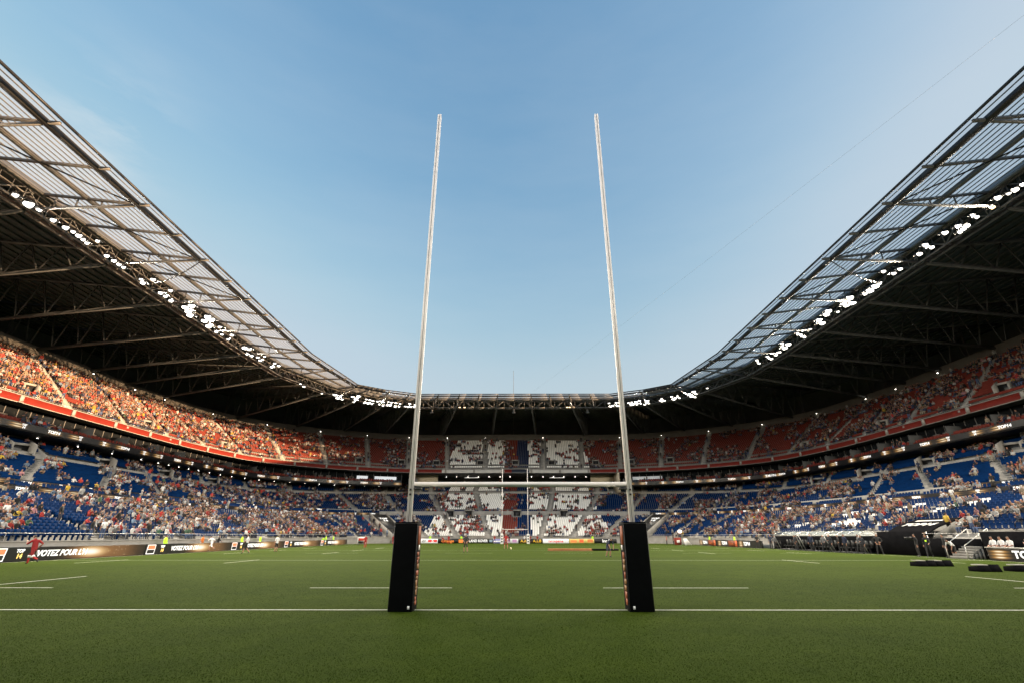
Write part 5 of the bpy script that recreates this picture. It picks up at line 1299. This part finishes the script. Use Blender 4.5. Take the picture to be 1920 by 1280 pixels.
for sy in (-1, 1):
    wl = MB(); V = [[x0+.6, sy*(hw+.06), 1.2], [x1, sy*(hw+.06), 1.2], [x1, sy*(hw+.06), 3.2], [x0+.6, sy*(hw+.06), 1.75], [x0+.6, sy*(hw+.16), 1.2], [x1, sy*(hw+.16), 1.2], [x1, sy*(hw+.16), 3.2], [x0+.6, sy*(hw+.16), 1.75]]
    wl.add(V, [[0, 1, 2, 3], [4, 7, 6, 5], [0, 4, 5, 1], [1, 5, 6, 2], [2, 6, 7, 3], [3, 7, 4, 0]]); wl.build('side_wall', M['concrete_dark2'], t)
    po = MB(); po.tube((x0+.1, sy*(hw-.1), 0), (x0+.1, sy*(hw-.1), 2.0), .045); po.tube((x0+.1, sy*(hw-.4), 0), (x0+1.2, sy*(hw-.4), 2.1), .035); po.build('pole', M['rail'], t)
mo = MB(); mo.box((-.78, 0, 1.02), (.1, hw*2+.4, 2.02)); mo.build('opening_shade', M['matt_black'], t)  # black sheet over the wall, standing in for tunnel shade
bn = MB(); bn.box((.2, -hw-1.3, .75), (.1, 1.6, 1.5)); bn.build('side_banner', M['black'], t)
tag(t, 'black tunnel canopy with big pale lettering sloping over the right touchline', 'canopy')
# steps and railing right of the tunnel
t = empty('steps', (34.75, 41.2, 0)); mb = MB()
for k in range(7): mb.box((.2+k*.3, 0, .09+k*.18), (.3, 1.7, .18+k*.36 if False else .18)); mb.box((.2+k*.3, 0, k*.09), (.3, 1.7, max(.01, k*.18)))
mb.build('treads', M['concrete'], t)
for sy in (-.9, .9): rl = MB(); rl.tube((0, sy, .95), (2.2, sy, 2.2), .03); rl.tube((0, sy, 0), (0, sy, .95), .03); rl.tube((2.2, sy, 1.2), (2.2, sy, 2.2), .03); rl.build('handrail', M['rail'], t)
tag(t, 'grey steps with steel railings between the tunnel canopy and the bench', 'steps')
# bright work lamp on a stand in the far right corner
t = empty('work_lamp', (33.6, 104.5, 0)); mb = MB(); mb.tube((0, 0, 0), (0, 0, 2.2), .04)
for k in range(3): a_ = k*2.094; mb.tube((0, 0, .5), (.45*math.cos(a_), .45*math.sin(a_), 0), .03)
mb.build('tripod', M['dark_steel'], t); a_, l_ = lamp_parts(None, .34)
h_ = a_.build('housing', M['dark_steel'], t); l2 = l_.build('lens', M['lens'], t)
for q in (h_, l2): q.location = (0, 0, 2.45); q.rotation_euler = (0, 0, R(165))
tag(t, 'bright white work lamp on a stand by the far right tunnel cover', 'lamp')
t = empty('leaning_board', (33.2, 99.2, 0), R(35)); mb = MB(); mb.add([[-.9, 0, 0], [1.1, 0, 0], [.1, .25, 1.15], [-1.0, .25, 1.15], [-.9, .06, 0], [1.1, .06, 0], [.1, .31, 1.15], [-1.0, .31, 1.15]], [[0, 1, 2, 3], [4, 7, 6, 5], [0, 4, 5, 1], [1, 5, 6, 2], [2, 6, 7, 3], [3, 7, 4, 0]]); mb.build('panel', M['foam_white'], t); mb = MB(); mb.beam((0, .3, .9), (0, .9, .02), .06); mb.build('strut', M['steel'], t); tag(t, 'white leaning board on the grass under the bright work lamp', 'board')
t = empty('cabinet', (31.9, 101.2, 0)); mb = MB(); mb.box((0, 0, .65), (1.15, .8, 1.3)); mb.build('body', cm_('dark_red_paint', (.22, .03, .02)), t); mb = MB(); mb.box((0, -.41, .6), (.6, .02, .5)); mb.build('label', M['foam_white'], t); tag(t, 'dark red cabinet with white mark right of the right pad', 'cabinet')
t = empty('screen_cart', (-30.8, 104, 0)); mb = MB(); mb.box((0, 0, .75), (1.7, .3, 1.3)); mb.build('frame', M['foam_white'], t); mb = MB(); mb.box((0, -.16, .95), (1.3, .03, .5)); mb.build('red_panel', REDM if False else cm_('sign_red', (.5, .05, .03)), t); mb = MB(); mb.box((0, -.16, .42), (1.3, .03, .45)); mb.build('dark_panel', M['black'], t)
mb = MB()
for sx in (-.7, .7): mb.box((sx, 0, .05), (.12, .6, .1))
mb.build('foot', M['black'], t); tag(t, 'square red and white sign stand below the far left tunnel cover', 'sign')
# barrier between the boards and the shelters
t = empty('barrier', (35.6, 71.3, 0)); mb = MB()
for z in (.35, .75, 1.0): mb.tube((0, -1.8, z), (0, 1.2, z), .03)
for y in (-1.8, -.3, 1.2): mb.tube((0, y, 0), (0, y, 1.0), .03)
mb.build('frame', M['dark_steel'], t); tag(t, 'dark steel barrier between the right boards and the team shelters', 'barrier')
# aerial camera cable and a mast behind the far roof
mb = MB(); P0, P1 = np.array([5.1, 124, 37.6]), np.array([47.8, 30, 46.85]); P = [P0*(1-q)+P1*q - np.array([0, 0, 1.2*4*q*(1-q)*.35]) for q in np.linspace(0, 1.25, 24)]
for a, b in zip(P[:-1], P[1:]): mb.tube(a, b, .009, n=5)
tag(mb.build('cable', M['rail']), 'thin dark cable slanting across the sky at upper right', 'cable')
t = empty('mast', (-.2, 170, 0)); mb = MB(); mb.tube((0, 0, 30), (0, 0, 59), .09, .05); mb.build('pole', M['steel'], t); tag(t, 'thin antenna mast standing behind the middle of the far roof', 'mast')
# hanging stay cables under the roof
for sx in (-1, 1):
    mb = MB(); a, b = rp(raf_f[12] if sx < 0 else 12-raf_f[12], .1)-[0, 0, .6], rp(raf_f[13] if sx < 0 else 12-raf_f[13], .97)-[0, 0, 2.4]
    P = [a*(1-q)+b*q + np.array([0, 0, -1.6*4*q*(1-q)*.5]) for q in np.linspace(0, 1, 12)]
    for p, q in zip(P[:-1], P[1:]): mb.tube(p, q, .09, n=6)
    tag(mb.build('roof_hose', M['dark_steel']), f'dark hose sagging under the {"left" if sx < 0 else "right"} glazed roof strip', 'hose')

# ================================================================== light, sky, camera
EL, AZ = R(9.5), R(-11)            # sun low on the right, a touch behind the camera
D = Vector((math.cos(AZ)*math.cos(EL), math.sin(AZ)*math.cos(EL), math.sin(EL)))
sun = bpy.data.lights.new('Sun', 'SUN'); sun.energy = 5.0; sun.angle = R(.6); sun.color = (1., .64, .35)
so = bpy.data.objects.new('Sun', sun); COL.objects.link(so); so.rotation_euler = D.to_track_quat('Z', 'Y').to_euler()
wd = bpy.data.worlds.new('World'); S.world = wd; wd.use_nodes = True; N = wd.node_tree.nodes; L = wd.node_tree.links
bg = N['Background']; sk = N.new('ShaderNodeTexSky'); sk.sky_type = 'NISHITA'; sk.sun_disc = False; sk.sun_elevation = EL; sk.sun_rotation = math.pi/2 - AZ
sk.altitude = 200; sk.air_density = 1.5; sk.dust_density = 3.2; sk.ozone_density = 1.8
tc = N.new('ShaderNodeTexCoord'); mp = N.new('ShaderNodeMapping'); mp.inputs['Scale'].default_value = (1.2, 1.2, 5.5)
no = N.new('ShaderNodeTexNoise'); no.inputs['Scale'].default_value = 2.2; no.inputs['Detail'].default_value = 7; no.inputs['Roughness'].default_value = .58
L.new(tc.outputs['Generated'], mp.inputs[0]); L.new(mp.outputs[0], no.inputs['Vector'])
class _W: node_tree = wd.node_tree
wx = NX(_W)
sc_ = N.new('ShaderNodeSeparateColor'); L.new(sk.outputs[0], sc_.inputs[0]); gm = N.new('ShaderNodeCombineColor')
for ch, (ex, k_, cap) in enumerate(((1.45, 1.04, 1.45), (1.0, 1.06, 1.80), (.70, 1.3, 2.1))):
    L.new(wx.op('SMOOTH_MIN', wx.op('MULTIPLY', wx.op('POWER', sc_.outputs[ch], ex), k_), cap, .5), gm.inputs[ch])
vd = N.new('ShaderNodeVectorMath'); vd.operation = 'DISTANCE'; L.new(tc.outputs['Generated'], vd.inputs[0]); vd.inputs[1].default_value = (-.613, .547, .571)
loc = wx.bumpf(vd.outputs['Value'], 0., .075)
cf = wx.op('MULTIPLY', wx.op('SUBTRACT', no.outputs['Fac'], .36, clamp=True), wx.op('ADD', wx.op('MULTIPLY', loc, 3.2), .2), clamp=True)
mx = N.new('ShaderNodeMix'); mx.data_type = 'RGBA'; mx.inputs['B'].default_value = (2.2, 2.3, 2.35, 1)
L.new(cf, mx.inputs['Factor']); L.new(gm.outputs[0], mx.inputs['A']); L.new(mx.outputs['Result'], bg.inputs['Color'])
bg.inputs['Strength'].default_value = .1
cam = bpy.data.cameras.new('Camera'); cam.sensor_width = 36; cam.lens = 894*36/1920; cam.clip_end = 8000; cam.clip_start = .1
co = bpy.data.objects.new('Camera', cam); COL.objects.link(co); co.location = (CAMX, 0, CAMZ); co.rotation_euler = (R(90)+TH, 0, .0035); S.camera = co
S.view_settings.view_transform = 'Standard'; S.view_settings.look = 'None'; S.view_settings.exposure = 1.85; S.view_settings.gamma = 1
S.cycles.use_denoising = True; S.cycles.max_bounces = 6; S.cycles.diffuse_bounces = 3; S.cycles.glossy_bounces = 2; S.cycles.transparent_max_bounces = 12; S.cycles.transmission_bounces = 4
S.cycles.sample_clamp_indirect = 4.; S.cycles.sample_clamp_direct = 0; S.cycles.use_light_tree = True
